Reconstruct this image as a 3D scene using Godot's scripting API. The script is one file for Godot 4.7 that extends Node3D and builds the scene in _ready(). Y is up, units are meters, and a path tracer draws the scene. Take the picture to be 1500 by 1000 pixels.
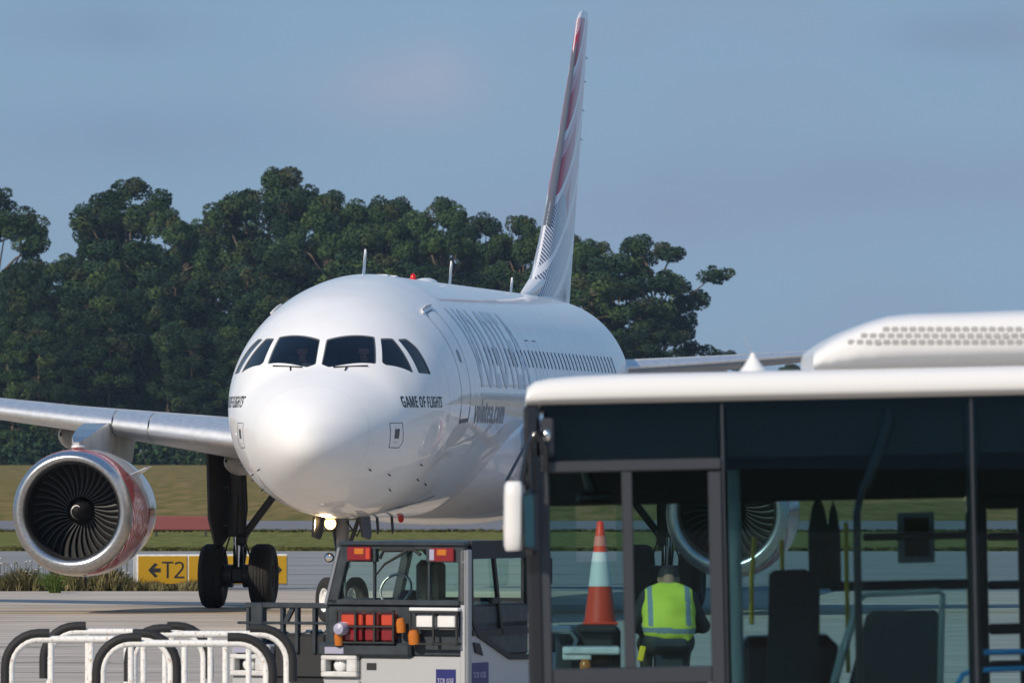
extends Node3D
# A jet airliner taxiing towards an apron, seen through a long lens over a bus, a tow tractor and tubular barriers.

const FOCAL := 12530.0          # pixels of a 1500-pixel-wide picture per radian
const EYE := 3.0                # height of the camera
const HORIZON := 649.0

var rng := RandomNumberGenerator.new()
var used := {}
var M := {}
var sans: SystemFont
var sans_bold: SystemFont


# ---------------------------------------------------------------- mesh builder
class MB:
	var v := PackedVector3Array()
	var n := PackedVector3Array()
	var uv := PackedVector2Array()
	var c := PackedColorArray()
	var col := Color(1, 1, 1)
	var xf := Transform3D()
	var has_col := false

	func tri(a: Vector3, b: Vector3, d: Vector3, na: Vector3, nb: Vector3, nd: Vector3, ua := Vector2(), ub := Vector2(), ud := Vector2()) -> void:
		a = xf * a; b = xf * b; d = xf * d
		na = xf.basis * na; nb = xf.basis * nb; nd = xf.basis * nd
		if (b - a).cross(d - a).dot(na + nb + nd) > 0.0:
			var t := b; b = d; d = t
			t = nb; nb = nd; nd = t
			var w := ub; ub = ud; ud = w
		v.append(a); v.append(b); v.append(d)
		n.append(na); n.append(nb); n.append(nd)
		uv.append(ua); uv.append(ub); uv.append(ud)
		c.append(col); c.append(col); c.append(col)

	func quad(a: Vector3, b: Vector3, d: Vector3, e: Vector3, out: Vector3) -> void:
		var m := (b - a).cross(d - a)
		if m.length_squared() < 1e-14:
			m = (d - a).cross(e - a)
		m = m.normalized()
		if m.dot(out) < 0.0:
			m = -m
		tri(a, b, d, m, m, m)
		tri(a, d, e, m, m, m)

	func face(p: Array, out: Vector3) -> void:
		for i in range(1, p.size() - 1):
			var m: Vector3 = (p[i] - p[0]).cross(p[i + 1] - p[0]).normalized()
			if m.dot(out) < 0.0:
				m = -m
			tri(p[0], p[i], p[i + 1], m, m, m)

	# a box with chamfered edges
	func box(at: Vector3, size: Vector3, bevel := 0.0) -> void:
		var h := size * 0.5
		var b := minf(bevel, minf(h.x, minf(h.y, h.z)) * 0.9)
		var ax := [Vector3(1, 0, 0), Vector3(0, 1, 0), Vector3(0, 0, 1)]
		for i in 3:
			for s in [-1.0, 1.0]:
				var o: Vector3 = ax[i] * s * h[i]
				var p: Vector3 = ax[(i + 1) % 3] * (h[(i + 1) % 3] - b)
				var q: Vector3 = ax[(i + 2) % 3] * (h[(i + 2) % 3] - b)
				quad(at + o - p - q, at + o + p - q, at + o + p + q, at + o - p + q, ax[i] * s)
		if b <= 0.0:
			return
		for i in 3:                       # edges along axis i
			var j := (i + 1) % 3
			var k := (i + 2) % 3
			var l: Vector3 = ax[i] * (h[i] - b)
			for sj in [-1.0, 1.0]:
				for sk in [-1.0, 1.0]:
					var e1: Vector3 = ax[j] * sj * h[j] + ax[k] * sk * (h[k] - b)
					var e2: Vector3 = ax[j] * sj * (h[j] - b) + ax[k] * sk * h[k]
					quad(at + e1 - l, at + e1 + l, at + e2 + l, at + e2 - l, ax[j] * sj + ax[k] * sk)
		for sx in [-1.0, 1.0]:
			for sy in [-1.0, 1.0]:
				for sz in [-1.0, 1.0]:
					var o := Vector3(sx, sy, sz)
					face([at + Vector3(sx * h.x, sy * (h.y - b), sz * (h.z - b)), at + Vector3(sx * (h.x - b), sy * h.y, sz * (h.z - b)), at + Vector3(sx * (h.x - b), sy * (h.y - b), sz * h.z)], o)

	# bar with a square section between two points
	func bar(a: Vector3, b: Vector3, w: float, d: float, bevel := 0.0) -> void:
		var keep := xf
		var y := (b - a).normalized()
		var x := y.cross(Vector3(0, 0, 1))
		if x.length() < 0.05:
			x = y.cross(Vector3(1, 0, 0))
		x = x.normalized()
		var z := x.cross(y)
		xf = keep * Transform3D(Basis(x, y, z), (a + b) * 0.5)
		box(Vector3.ZERO, Vector3(w, (b - a).length(), d), bevel)
		xf = keep

	# smooth grid of rings; ring i is g[i]; closed joins the last point of a ring to its first
	func grid(g: Array, closed := true, cap := false, uvs := []) -> void:
		var R := g.size()
		var S: int = g[0].size()
		var cen := []
		for i in R:
			var m := Vector3.ZERO
			for p in g[i]:
				m += p
			cen.append(m / S)
		var nn := []
		for i in R:
			var row := PackedVector3Array()
			for j in S:
				var i0 := maxi(i - 1, 0)
				var i1 := mini(i + 1, R - 1)
				var j0 := (j - 1 + S) % S if closed else maxi(j - 1, 0)
				var j1 := (j + 1) % S if closed else mini(j + 1, S - 1)
				var m: Vector3 = (g[i1][j] - g[i0][j]).cross(g[i][j1] - g[i][j0])
				if m.length_squared() < 1e-16:
					m = g[i][j] - cen[i]
				row.append(m.normalized())
			nn.append(row)
		# one sign for the whole sheet
		var s := 0.0
		for i in R:
			for j in S:
				s += nn[i][j].dot(g[i][j] - cen[i])
		if s < 0.0:
			for i in R:
				for j in S:
					nn[i][j] = -nn[i][j]
		for i in R - 1:
			for j in (S if closed else S - 1):
				var k := (j + 1) % S
				var u0 := Vector2(); var u1 := Vector2(); var u2 := Vector2(); var u3 := Vector2()
				if uvs.size():
					u0 = Vector2(float(j) / S, uvs[i]); u1 = Vector2(float(j + 1) / S, uvs[i])
					u2 = Vector2(float(j + 1) / S, uvs[i + 1]); u3 = Vector2(float(j) / S, uvs[i + 1])
				tri(g[i][j], g[i][k], g[i + 1][k], nn[i][j], nn[i][k], nn[i + 1][k], u0, u1, u2)
				tri(g[i][j], g[i + 1][k], g[i + 1][j], nn[i][j], nn[i + 1][k], nn[i + 1][j], u0, u2, u3)
		if cap:
			face(Array(g[0]), cen[0] - cen[1])
			face(Array(g[R - 1]), cen[R - 1] - cen[R - 2])

	func tube(p: Array, r, sides := 8, cap := true) -> void:
		var g := []
		var last := Vector3.ZERO
		for i in p.size():
			var d: Vector3 = (p[mini(i + 1, p.size() - 1)] - p[maxi(i - 1, 0)]).normalized()
			var x := last - d * last.dot(d)
			if x.length() < 0.1:
				x = d.cross(Vector3(0.31, 0.27, 0.91))
			x = x.normalized()
			last = x
			var y := d.cross(x)
			var rr: float = r[i] if r is Array else r
			var ring := PackedVector3Array()
			for j in sides:
				var a := TAU * j / sides
				ring.append(p[i] + (x * cos(a) + y * sin(a)) * rr)
			g.append(ring)
		grid(g, true, cap)

	# profile of (radius, along) spun about an axis
	func lathe(prof: Array, at: Vector3, axis: Vector3, segs := 24) -> void:
		var y := axis.normalized()
		var x := y.cross(Vector3(0, 1, 0))
		if x.length() < 0.1:
			x = y.cross(Vector3(1, 0, 0))
		x = x.normalized()
		var z := x.cross(y)
		var g := []
		for q in prof:
			var ring := PackedVector3Array()
			for j in segs:
				var a := TAU * j / segs
				ring.append(at + y * q.y + (x * cos(a) + z * sin(a)) * maxf(q.x, 0.0005))
			g.append(ring)
		grid_lathe(g, prof, at, y)

	func grid_lathe(g: Array, prof: Array, at: Vector3, y: Vector3) -> void:
		var S: int = g[0].size()
		for i in g.size() - 1:
			var e: Vector2 = prof[i + 1] - prof[i]
			if e.length() < 1e-6:
				continue
			var pn := Vector2(e.y, -e.x).normalized()
			var pa := pn
			var pb := pn
			if i > 0:
				var e0: Vector2 = prof[i] - prof[i - 1]
				var q := Vector2(e0.y, -e0.x).normalized()
				if q.dot(pn) > 0.6:
					pa = (q + pn).normalized()
			if i < g.size() - 2:
				var e2: Vector2 = prof[i + 2] - prof[i + 1]
				var q := Vector2(e2.y, -e2.x).normalized()
				if q.dot(pn) > 0.6:
					pb = (q + pn).normalized()
			for j in S:
				var k := (j + 1) % S
				var dj: Vector3 = (g[i][j] - at); dj = (dj - y * dj.dot(y)).normalized()
				var dk: Vector3 = (g[i][k] - at); dk = (dk - y * dk.dot(y)).normalized()
				var n0 := dj * pa.x + y * pa.y
				var n1 := dk * pa.x + y * pa.y
				var n2 := dk * pb.x + y * pb.y
				var n3 := dj * pb.x + y * pb.y
				tri(g[i][j], g[i][k], g[i + 1][k], n0, n1, n2)
				tri(g[i][j], g[i + 1][k], g[i + 1][j], n0, n2, n3)

	# polygon in x-y given depth from z0 to z1
	func prism(poly: PackedVector2Array, z0: float, z1: float) -> void:
		var ids := Geometry2D.triangulate_polygon(poly)
		for z in [z0, z1]:
			var o := Vector3(0, 0, 1 if (z == z1) == (z1 > z0) else -1)
			for i in range(0, ids.size(), 3):
				tri(Vector3(poly[ids[i]].x, poly[ids[i]].y, z), Vector3(poly[ids[i + 1]].x, poly[ids[i + 1]].y, z), Vector3(poly[ids[i + 2]].x, poly[ids[i + 2]].y, z), o, o, o)
		var area := 0.0
		for i in poly.size():
			area += poly[i].cross(poly[(i + 1) % poly.size()])
		for i in poly.size():
			var a := poly[i]
			var b := poly[(i + 1) % poly.size()]
			var o := Vector2(b.y - a.y, a.x - b.x) * signf(area)
			quad(Vector3(a.x, a.y, z0), Vector3(b.x, b.y, z0), Vector3(b.x, b.y, z1), Vector3(a.x, a.y, z1), Vector3(o.x, o.y, 0))

	func sphere(at: Vector3, r: Vector3, rings := 8, segs := 12) -> void:
		for i in rings:
			for j in segs:
				var p := []
				for q in [[i, j], [i, j + 1], [i + 1, j + 1], [i + 1, j]]:
					var a: float = PI * q[0] / rings
					var b: float = TAU * q[1] / segs
					p.append(Vector3(sin(a) * cos(b), cos(a), sin(a) * sin(b)))
				tri(at + p[0] * r, at + p[1] * r, at + p[2] * r, (p[0] / r).normalized(), (p[1] / r).normalized(), (p[2] / r).normalized())
				tri(at + p[0] * r, at + p[2] * r, at + p[3] * r, (p[0] / r).normalized(), (p[2] / r).normalized(), (p[3] / r).normalized())

	func mesh() -> ArrayMesh:
		var a := []
		a.resize(Mesh.ARRAY_MAX)
		a[Mesh.ARRAY_VERTEX] = v
		for i in n.size():
			if n[i].length_squared() < 0.5 or not n[i].is_finite():
				n[i] = Vector3.UP
			else:
				n[i] = n[i].normalized()
		a[Mesh.ARRAY_NORMAL] = n
		a[Mesh.ARRAY_TEX_UV] = uv
		if has_col:
			a[Mesh.ARRAY_COLOR] = c
		var m := ArrayMesh.new()
		m.add_surface_from_arrays(Mesh.PRIMITIVE_TRIANGLES, a)
		return m


# ---------------------------------------------------------------- scene helpers
func numbered(called: String) -> String:
	var k: int = used.get(called, 0)
	used[called] = k + 1
	return called if k == 0 else "%s_%03d" % [called, k]


func at(u: float, v: float, d: float) -> Vector3:      # where a pixel of the photograph lies at a distance
	return Vector3((u - 750.0) / FOCAL * d, EYE - (v - HORIZON) / FOCAL * d, -d)


func thing(called: String, label: String, category: String, pos := Vector3.ZERO, turn := 0.0, group := "") -> Node3D:
	var o := Node3D.new()
	o.name = numbered(called)
	add_child(o, true)
	o.position = pos
	o.rotation.y = turn
	tag(o, label, category, group)
	return o


func tag(o: Node3D, label: String, category: String, group := "") -> void:
	if label: o.set_meta("label", label)
	if category: o.set_meta("category", category)
	if group: o.set_meta("group", group)


func part(called: String, mb, m: Material, parent: Node3D) -> MeshInstance3D:
	var o := MeshInstance3D.new()
	var k := "%d/%s" % [parent.get_instance_id(), called]
	var t: int = used.get(k, 0)
	used[k] = t + 1
	o.name = called if t == 0 else "%s_%03d" % [called, t]
	o.mesh = mb.mesh() if mb is MB else mb
	o.material_override = m
	parent.add_child(o, true)
	return o


func single(called: String, mb, m: Material, label: String, category: String, pos := Vector3.ZERO, group := "") -> MeshInstance3D:
	var o := MeshInstance3D.new()
	o.name = numbered(called)
	o.mesh = mb.mesh() if mb is MB else mb
	o.material_override = m
	add_child(o, true)
	o.position = pos
	tag(o, label, category, group)
	return o


func setting(called: String, mb, m: Material, kind := "structure") -> MeshInstance3D:
	var o := MeshInstance3D.new()
	o.name = numbered(called)
	o.mesh = mb.mesh() if mb is MB else mb
	o.material_override = m
	add_child(o, true)
	o.set_meta("kind", kind)
	return o


func lin(r: float, g: float, b: float, a := 1.0) -> Color:
	var c := Color(r, g, b).linear_to_srgb()
	c.a = a
	return c


func mat(called: String, r: float, g: float, b: float, rough := 0.6, metal := 0.0, coat := 0.0) -> StandardMaterial3D:
	var m := StandardMaterial3D.new()
	m.resource_name = called
	m.albedo_color = lin(r, g, b)
	m.roughness = rough
	m.metallic = metal
	if coat > 0.0:
		m.clearcoat_enabled = true
		m.clearcoat = coat
		m.clearcoat_roughness = 0.06
	M[called] = m
	return m


func noise_tex(seed_: int, freq: float, lo: Color, hi: Color, octaves := 4, size := 512, mid = null) -> NoiseTexture2D:
	var f := FastNoiseLite.new()
	f.seed = seed_
	f.frequency = freq
	f.fractal_octaves = octaves
	f.noise_type = FastNoiseLite.TYPE_SIMPLEX_SMOOTH
	var t := NoiseTexture2D.new()
	t.width = size
	t.height = size
	t.seamless = true
	t.noise = f
	var g := Gradient.new()
	g.set_color(0, lo)
	g.set_color(1, hi)
	g.set_offset(0, 0.22)
	g.set_offset(1, 0.78)
	if mid != null:
		g.add_point(0.5, mid)
	t.color_ramp = g
	return t


func tinted(m: StandardMaterial3D, tex: Texture2D, scale: Vector3, world := true) -> StandardMaterial3D:
	m.albedo_texture = tex
	m.uv1_triplanar = true
	m.uv1_world_triplanar = world
	m.uv1_scale = scale
	return m


func pane_mat(called: String, r: float, g: float, b: float) -> StandardMaterial3D:     # solid tinted glass
	var m := StandardMaterial3D.new()
	m.resource_name = called
	m.albedo_color = lin(r, g, b, 0.0)
	m.roughness = 0.0
	m.refraction_enabled = true
	m.refraction_scale = 0.022
	m.transparency = BaseMaterial3D.TRANSPARENCY_ALPHA
	M[called] = m
	return m


func sheet_mat(called: String, r: float, g: float, b: float, a: float) -> StandardMaterial3D:   # thin clear pane
	var m := StandardMaterial3D.new()
	m.resource_name = called
	m.albedo_color = lin(r, g, b, a)
	m.roughness = 0.02
	m.transparency = BaseMaterial3D.TRANSPARENCY_ALPHA
	M[called] = m
	return m


func lettering(text: String, height: float, bold := true) -> TextMesh:
	var t := TextMesh.new()
	t.font = sans_bold if bold else sans
	t.text = text
	t.font_size = 48
	t.pixel_size = height / 34.0
	t.depth = 0.0
	t.curve_step = 2.0
	return t


func rounded(poly: PackedVector2Array, r: float, steps := 4) -> PackedVector2Array:
	var out := PackedVector2Array()
	for i in poly.size():
		var p := poly[i]
		var a := poly[(i - 1 + poly.size()) % poly.size()]
		var b := poly[(i + 1) % poly.size()]
		var ra := minf(r, p.distance_to(a) * 0.45)
		var rb := minf(r, p.distance_to(b) * 0.45)
		var s := p.move_toward(a, ra)
		var e := p.move_toward(b, rb)
		for k in steps + 1:
			var t := float(k) / steps
			out.append(s.lerp(p, t).lerp(p.lerp(e, t), t))
	return out


func disc_poly(w: float, h: float, r: float) -> PackedVector2Array:
	return rounded(PackedVector2Array([Vector2(-w, -h), Vector2(w, -h), Vector2(w, h), Vector2(-w, h)]), r, 5)


func hull_box(px0: float, py0: float, px1: float, py1: float) -> PackedVector2Array:
	return PackedVector2Array([Vector2(px0, py0), Vector2(px1, py0), Vector2(px1, py1), Vector2(px0, py1)])


# ---------------------------------------------------------------- _ready
func _ready() -> void:
	rng.seed = 20240611
	build_camera_and_light()
	build_materials()
	build_ground()
	build_trees()
	build_airliner()
	build_signs_and_weeds()
	build_barriers()
	build_tow_tractor()
	build_baggage_tractor()
	build_bus()


func build_camera_and_light() -> void:
	var cam := Camera3D.new()
	cam.name = "camera"
	cam.position = Vector3(0, EYE, 0)
	cam.rotation.x = atan((HORIZON - 500.0) / FOCAL)
	cam.near = 1.0
	cam.far = 6000.0
	cam.fov = rad_to_deg(2.0 * atan(500.0 / FOCAL))
	var look := CameraAttributesPhysical.new()
	look.frustum_focal_length = 12.0 / (500.0 / FOCAL)
	look.frustum_near = 1.0
	look.frustum_far = 6000.0
	look.frustum_focus_distance = 141.0
	look.exposure_aperture = 11.0
	cam.attributes = look
	cam.current = true
	add_child(cam)
	cam.fov = rad_to_deg(2.0 * atan(500.0 / FOCAL))

	var sun := DirectionalLight3D.new()
	sun.name = "sun"
	sun.light_energy = 1.15
	sun.light_color = Color(1.0, 0.94, 0.86)
	sun.light_angular_distance = 0.5
	sun.shadow_enabled = true
	add_child(sun)
	var to_sun := Vector3(-0.50, 0.55, 0.68).normalized()
	sun.look_at_from_position(to_sun * 50.0, Vector3.ZERO, Vector3.UP)

	var env := Environment.new()
	env.background_mode = Environment.BG_SKY
	env.sky = Sky.new()
	env.sky.sky_material = build_sky()
	env.tonemap_mode = Environment.TONE_MAPPER_LINEAR
	env.tonemap_exposure = 1.12
	env.sdfgi_enabled = true
	env.ssao_enabled = true
	env.ssil_enabled = true
	env.background_energy_multiplier = 1.0
	env.fog_enabled = true
	env.fog_density = 0.00005
	env.fog_light_color = Color(0.62, 0.72, 0.82)
	var we := WorldEnvironment.new()
	we.name = "environment"
	we.environment = env
	add_child(we)


func build_sky() -> PanoramaSkyMaterial:
	var W := 2048
	var H := 1024
	var im := Image.create(W, H, false, Image.FORMAT_RGBF)
	var f := FastNoiseLite.new()
	f.seed = 7
	f.noise_type = FastNoiseLite.TYPE_SIMPLEX_SMOOTH
	f.fractal_octaves = 4
	f.frequency = 1.0
	var zen := Vector3(0.115, 0.225, 0.44)
	var mid := Vector3(0.20, 0.335, 0.50)
	var low := Vector3(0.228, 0.335, 0.460)
	for y in H:
		var el := PI * (0.5 - (y + 0.5) / H)
		var s := maxf(sin(el), 0.0)
		var c := low.lerp(mid, smoothstep(0.0, 0.12, s)).lerp(zen, smoothstep(0.08, 0.85, s))
		if el < 0.0:
			c = low
		im.fill_rect(Rect2i(0, y, W, 1), Color(c.x, c.y, c.z))
		if el < -0.01 or el > 0.9:
			continue
		for x in W:
			var az := TAU * (x + 0.5) / W          # 0 is straight ahead
			# thin stretched banks of mauve cloud low in the sky
			var k := f.get_noise_3d(cos(az) * 16.0, el * 70.0, sin(az) * 16.0)
			var amount := smoothstep(0.02, 0.5, k) * (1.0 - smoothstep(0.15, 0.7, el)) * 0.55
			var cc := c.lerp(Vector3(0.235, 0.305, 0.430), amount)
			im.set_pixel(x, y, Color(cc.x, cc.y, cc.z))
	# soft puffs: azimuth, elevation (degrees), half sizes, amount, lighter or darker
	for q in [[-0.74, 2.37, 0.55, 0.20, 0.8, Vector3(0.325, 0.352, 0.46)], [-0.55, 2.50, 0.25, 0.2, 0.4, Vector3(0.36, 0.39, 0.50)], [-2.75, 2.80, 0.8, 0.12, 0.8, Vector3(0.165, 0.245, 0.375)], [3.1, 2.75, 0.55, 0.13, 0.75, Vector3(0.17, 0.25, 0.38)],
			[-2.5, 2.05, 1.1, 0.2, 0.7, Vector3(0.185, 0.265, 0.40)], [2.3, 1.75, 1.6, 0.22, 0.7, Vector3(0.205, 0.265, 0.40)], [0.9, 1.5, 1.3, 0.2, 0.6, Vector3(0.225, 0.28, 0.42)]]:
		for dx in range(-16, 17):
			for dy in range(-10, 11):
				var x := posmod(int(W * q[0] / 360.0) + dx, W)
				var y := int(H * (0.5 - q[1] / 180.0)) + dy
				var az: float = wrapf((x + 0.5) / W * 360.0 - q[0], -180.0, 180.0)
				var el: float = (0.5 - (y + 0.5) / H) * 180.0 - q[1]
				var w: float = exp(-pow(az / q[2], 2.0) - pow(el / q[3], 2.0)) * q[4]
				w *= 0.8 + 0.5 * f.get_noise_2d(x * 0.35, y * 0.5)
				var o := im.get_pixel(x, y)
				im.set_pixel(x, y, o.lerp(Color(q[5].x, q[5].y, q[5].z), clampf(w, 0.0, 1.0)))
	var m := PanoramaSkyMaterial.new()
	m.panorama = ImageTexture.create_from_image(im)
	m.energy_multiplier = 1.0
	return m


func build_materials() -> void:
	sans = SystemFont.new()
	sans.font_names = ["Droid Sans"]
	sans_bold = SystemFont.new()
	sans_bold.font_names = ["Droid Sans"]
	sans_bold.font_weight = 700
	var w := mat("white_paint", 1, 1, 1, 0.5, 0.0, 0.8)
	w.metallic_specular = 0.18
	w.clearcoat_roughness = 0.03
	tinted(w, noise_tex(3, 0.006, lin(0.77, 0.77, 0.765), lin(0.83, 0.83, 0.83), 5), Vector3(0.22, 0.5, 0.22), false)
	mat("radome_paint", 0.785, 0.785, 0.78, 0.32, 0.0, 0.9)
	var wd := mat("grey_paint", 1, 1, 1, 0.4)
	tinted(wd, noise_tex(5, 0.01, lin(0.36, 0.36, 0.35), lin(0.50, 0.50, 0.49), 4), Vector3(0.3, 0.3, 0.3), false)
	var al := mat("bare_aluminium", 1, 1, 1, 0.30, 1.0)
	tinted(al, noise_tex(8, 0.02, lin(0.62, 0.63, 0.64), lin(0.76, 0.77, 0.78), 4), Vector3(0.6, 0.6, 0.6), false)
	al.roughness = 0.42
	al.metallic = 0.8
	mat("dark_steel", 0.045, 0.045, 0.048, 0.55, 0.3)
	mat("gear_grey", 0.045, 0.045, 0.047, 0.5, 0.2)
	mat("oleo_chrome", 0.7, 0.7, 0.7, 0.15, 1.0)
	mat("titanium", 0.12, 0.12, 0.125, 0.35, 0.75)
	mat("blade_dark", 0.038, 0.038, 0.039, 0.5, 0.0)
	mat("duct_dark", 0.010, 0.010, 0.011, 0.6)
	var ty := mat("tyre_rubber", 1, 1, 1, 0.85)
	tinted(ty, noise_tex(15, 0.03, lin(0.012, 0.012, 0.013), lin(0.024, 0.023, 0.022), 4, 256), Vector3(1.5, 1.5, 1.5), false)
	mat("seam_grey", 0.10, 0.11, 0.12, 0.6)
	mat("seam_pale", 0.62, 0.63, 0.64, 0.6)
	mat("letter_black", 0.02, 0.022, 0.025, 0.5)
	mat("letter_blue_grey", 0.55, 0.63, 0.70, 0.4)
	mat("letter_pale_grey", 0.33, 0.39, 0.46, 0.4)
	mat("beacon_red", 0.55, 0.01, 0.01, 0.2)
	mat("window_dark", 0.012, 0.018, 0.028, 0.08)
	mat("cabin_window_dark", 0.13, 0.17, 0.22, 0.6).metallic_specular = 0.12
	mat("cockpit_dark", 0.02, 0.02, 0.022, 0.8)
	mat("rubber_black", 0.012, 0.012, 0.013, 0.7)
	sheet_mat("cockpit_glass", 0.003, 0.006, 0.012, 0.42)
	var rp := mat("rusty_white", 1, 1, 1, 0.45)
	tinted(rp, noise_tex(21, 0.035, lin(0.30, 0.16, 0.08), lin(0.80, 0.80, 0.78), 5, 512, lin(0.77, 0.77, 0.75)), Vector3(1.3, 0.8, 1.3), true)
	(rp.albedo_texture as NoiseTexture2D).color_ramp.set_offset(0, 0.12)
	(rp.albedo_texture as NoiseTexture2D).color_ramp.set_offset(1, 0.34)
	var va := mat("vehicle_white", 1, 1, 1, 0.35, 0.0, 0.3)
	mat("body_grey_white", 0.40, 0.41, 0.42, 0.4, 0.0, 0.2)
	tinted(va, noise_tex(25, 0.012, lin(0.52, 0.52, 0.51), lin(0.68, 0.68, 0.67), 5), Vector3(0.8, 0.8, 0.8), false)
	var vg := mat("vehicle_grey", 1, 1, 1, 0.5)
	tinted(vg, noise_tex(26, 0.012, lin(0.014, 0.022, 0.030), lin(0.026, 0.036, 0.045), 5), Vector3(0.8, 0.8, 0.8), false)
	mat("stripe_pink", 0.62, 0.22, 0.16, 0.45)
	mat("letter_grey", 0.22, 0.23, 0.25, 0.5)
	mat("vehicle_black", 0.014, 0.015, 0.016, 0.6)
	mat("lamp_red", 0.20, 0.006, 0.010, 0.15, 0.0, 0.5)
	mat("lamp_orange_red", 0.50, 0.05, 0.018, 0.2, 0.0, 0.5)
	mat("lamp_amber", 0.48, 0.14, 0.008, 0.2, 0.0, 0.5)
	mat("lamp_white", 0.75, 0.76, 0.76, 0.15, 0.0, 0.5)
	mat("chrome", 0.8, 0.8, 0.8, 0.12, 1.0)
	mat("sticker_blue", 0.012, 0.016, 0.13, 0.4)
	mat("sticker_pale", 0.34, 0.34, 0.45, 0.4)
	mat("silver_trim", 0.35, 0.36, 0.38, 0.35, 0.8)
	pane_mat("cab_glass", 0.72, 0.92, 0.85)
	pane_mat("bus_glass", 0.40, 0.58, 0.63)
	pane_mat("bus_glass_far", 0.64, 0.80, 0.79)
	var bw := mat("bus_white", 0.74, 0.74, 0.73, 0.3, 0.0, 0.3)
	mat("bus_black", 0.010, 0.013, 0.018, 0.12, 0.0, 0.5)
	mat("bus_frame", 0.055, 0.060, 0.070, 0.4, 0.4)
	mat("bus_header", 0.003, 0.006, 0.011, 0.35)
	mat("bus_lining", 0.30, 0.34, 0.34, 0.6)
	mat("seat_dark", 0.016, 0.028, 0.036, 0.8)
	mat("seat_frame", 0.22, 0.30, 0.30, 0.4)
	mat("rail_yellow", 0.85, 0.62, 0.03, 0.4)
	mat("rail_blue", 0.02, 0.28, 0.62, 0.4)
	mat("mirror_glass", 0.10, 0.18, 0.18, 0.05, 1.0)
	mat("cone_orange", 0.72, 0.055, 0.018, 0.45)
	mat("cone_white", 0.72, 0.72, 0.70, 0.35)
	mat("vest_yellow", 0.50, 0.72, 0.035, 0.75)
	mat("vest_grey", 0.20, 0.26, 0.29, 0.35)
	mat("sign_yellow", 0.44, 0.255, 0.006, 0.5)
	mat("sign_red", 0.20, 0.055, 0.055, 0.6)
	mat("line_yellow", 0.48, 0.31, 0.07, 0.8)
	var sk := mat("figure", 1, 1, 1, 0.7)
	sk.vertex_color_use_as_albedo = true
	var lf := mat("leaf", 1, 1, 1, 0.75)
	lf.vertex_color_use_as_albedo = true
	lf.metallic_specular = 0.25
	var bk := mat("bark", 1, 1, 1, 0.9)
	tinted(bk, noise_tex(31, 0.03, lin(0.07, 0.05, 0.036), lin(0.20, 0.15, 0.11), 4, 256), Vector3(0.5, 0.12, 0.5), true)


# ---------------------------------------------------------------- ground
func sheet(x0: float, d0: float, x1: float, d1: float, y: float) -> MB:
	var b := MB.new()
	b.quad(Vector3(x0, y, -d0), Vector3(x1, y, -d0), Vector3(x1, y, -d1), Vector3(x0, y, -d1), Vector3.UP)
	return b


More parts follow.
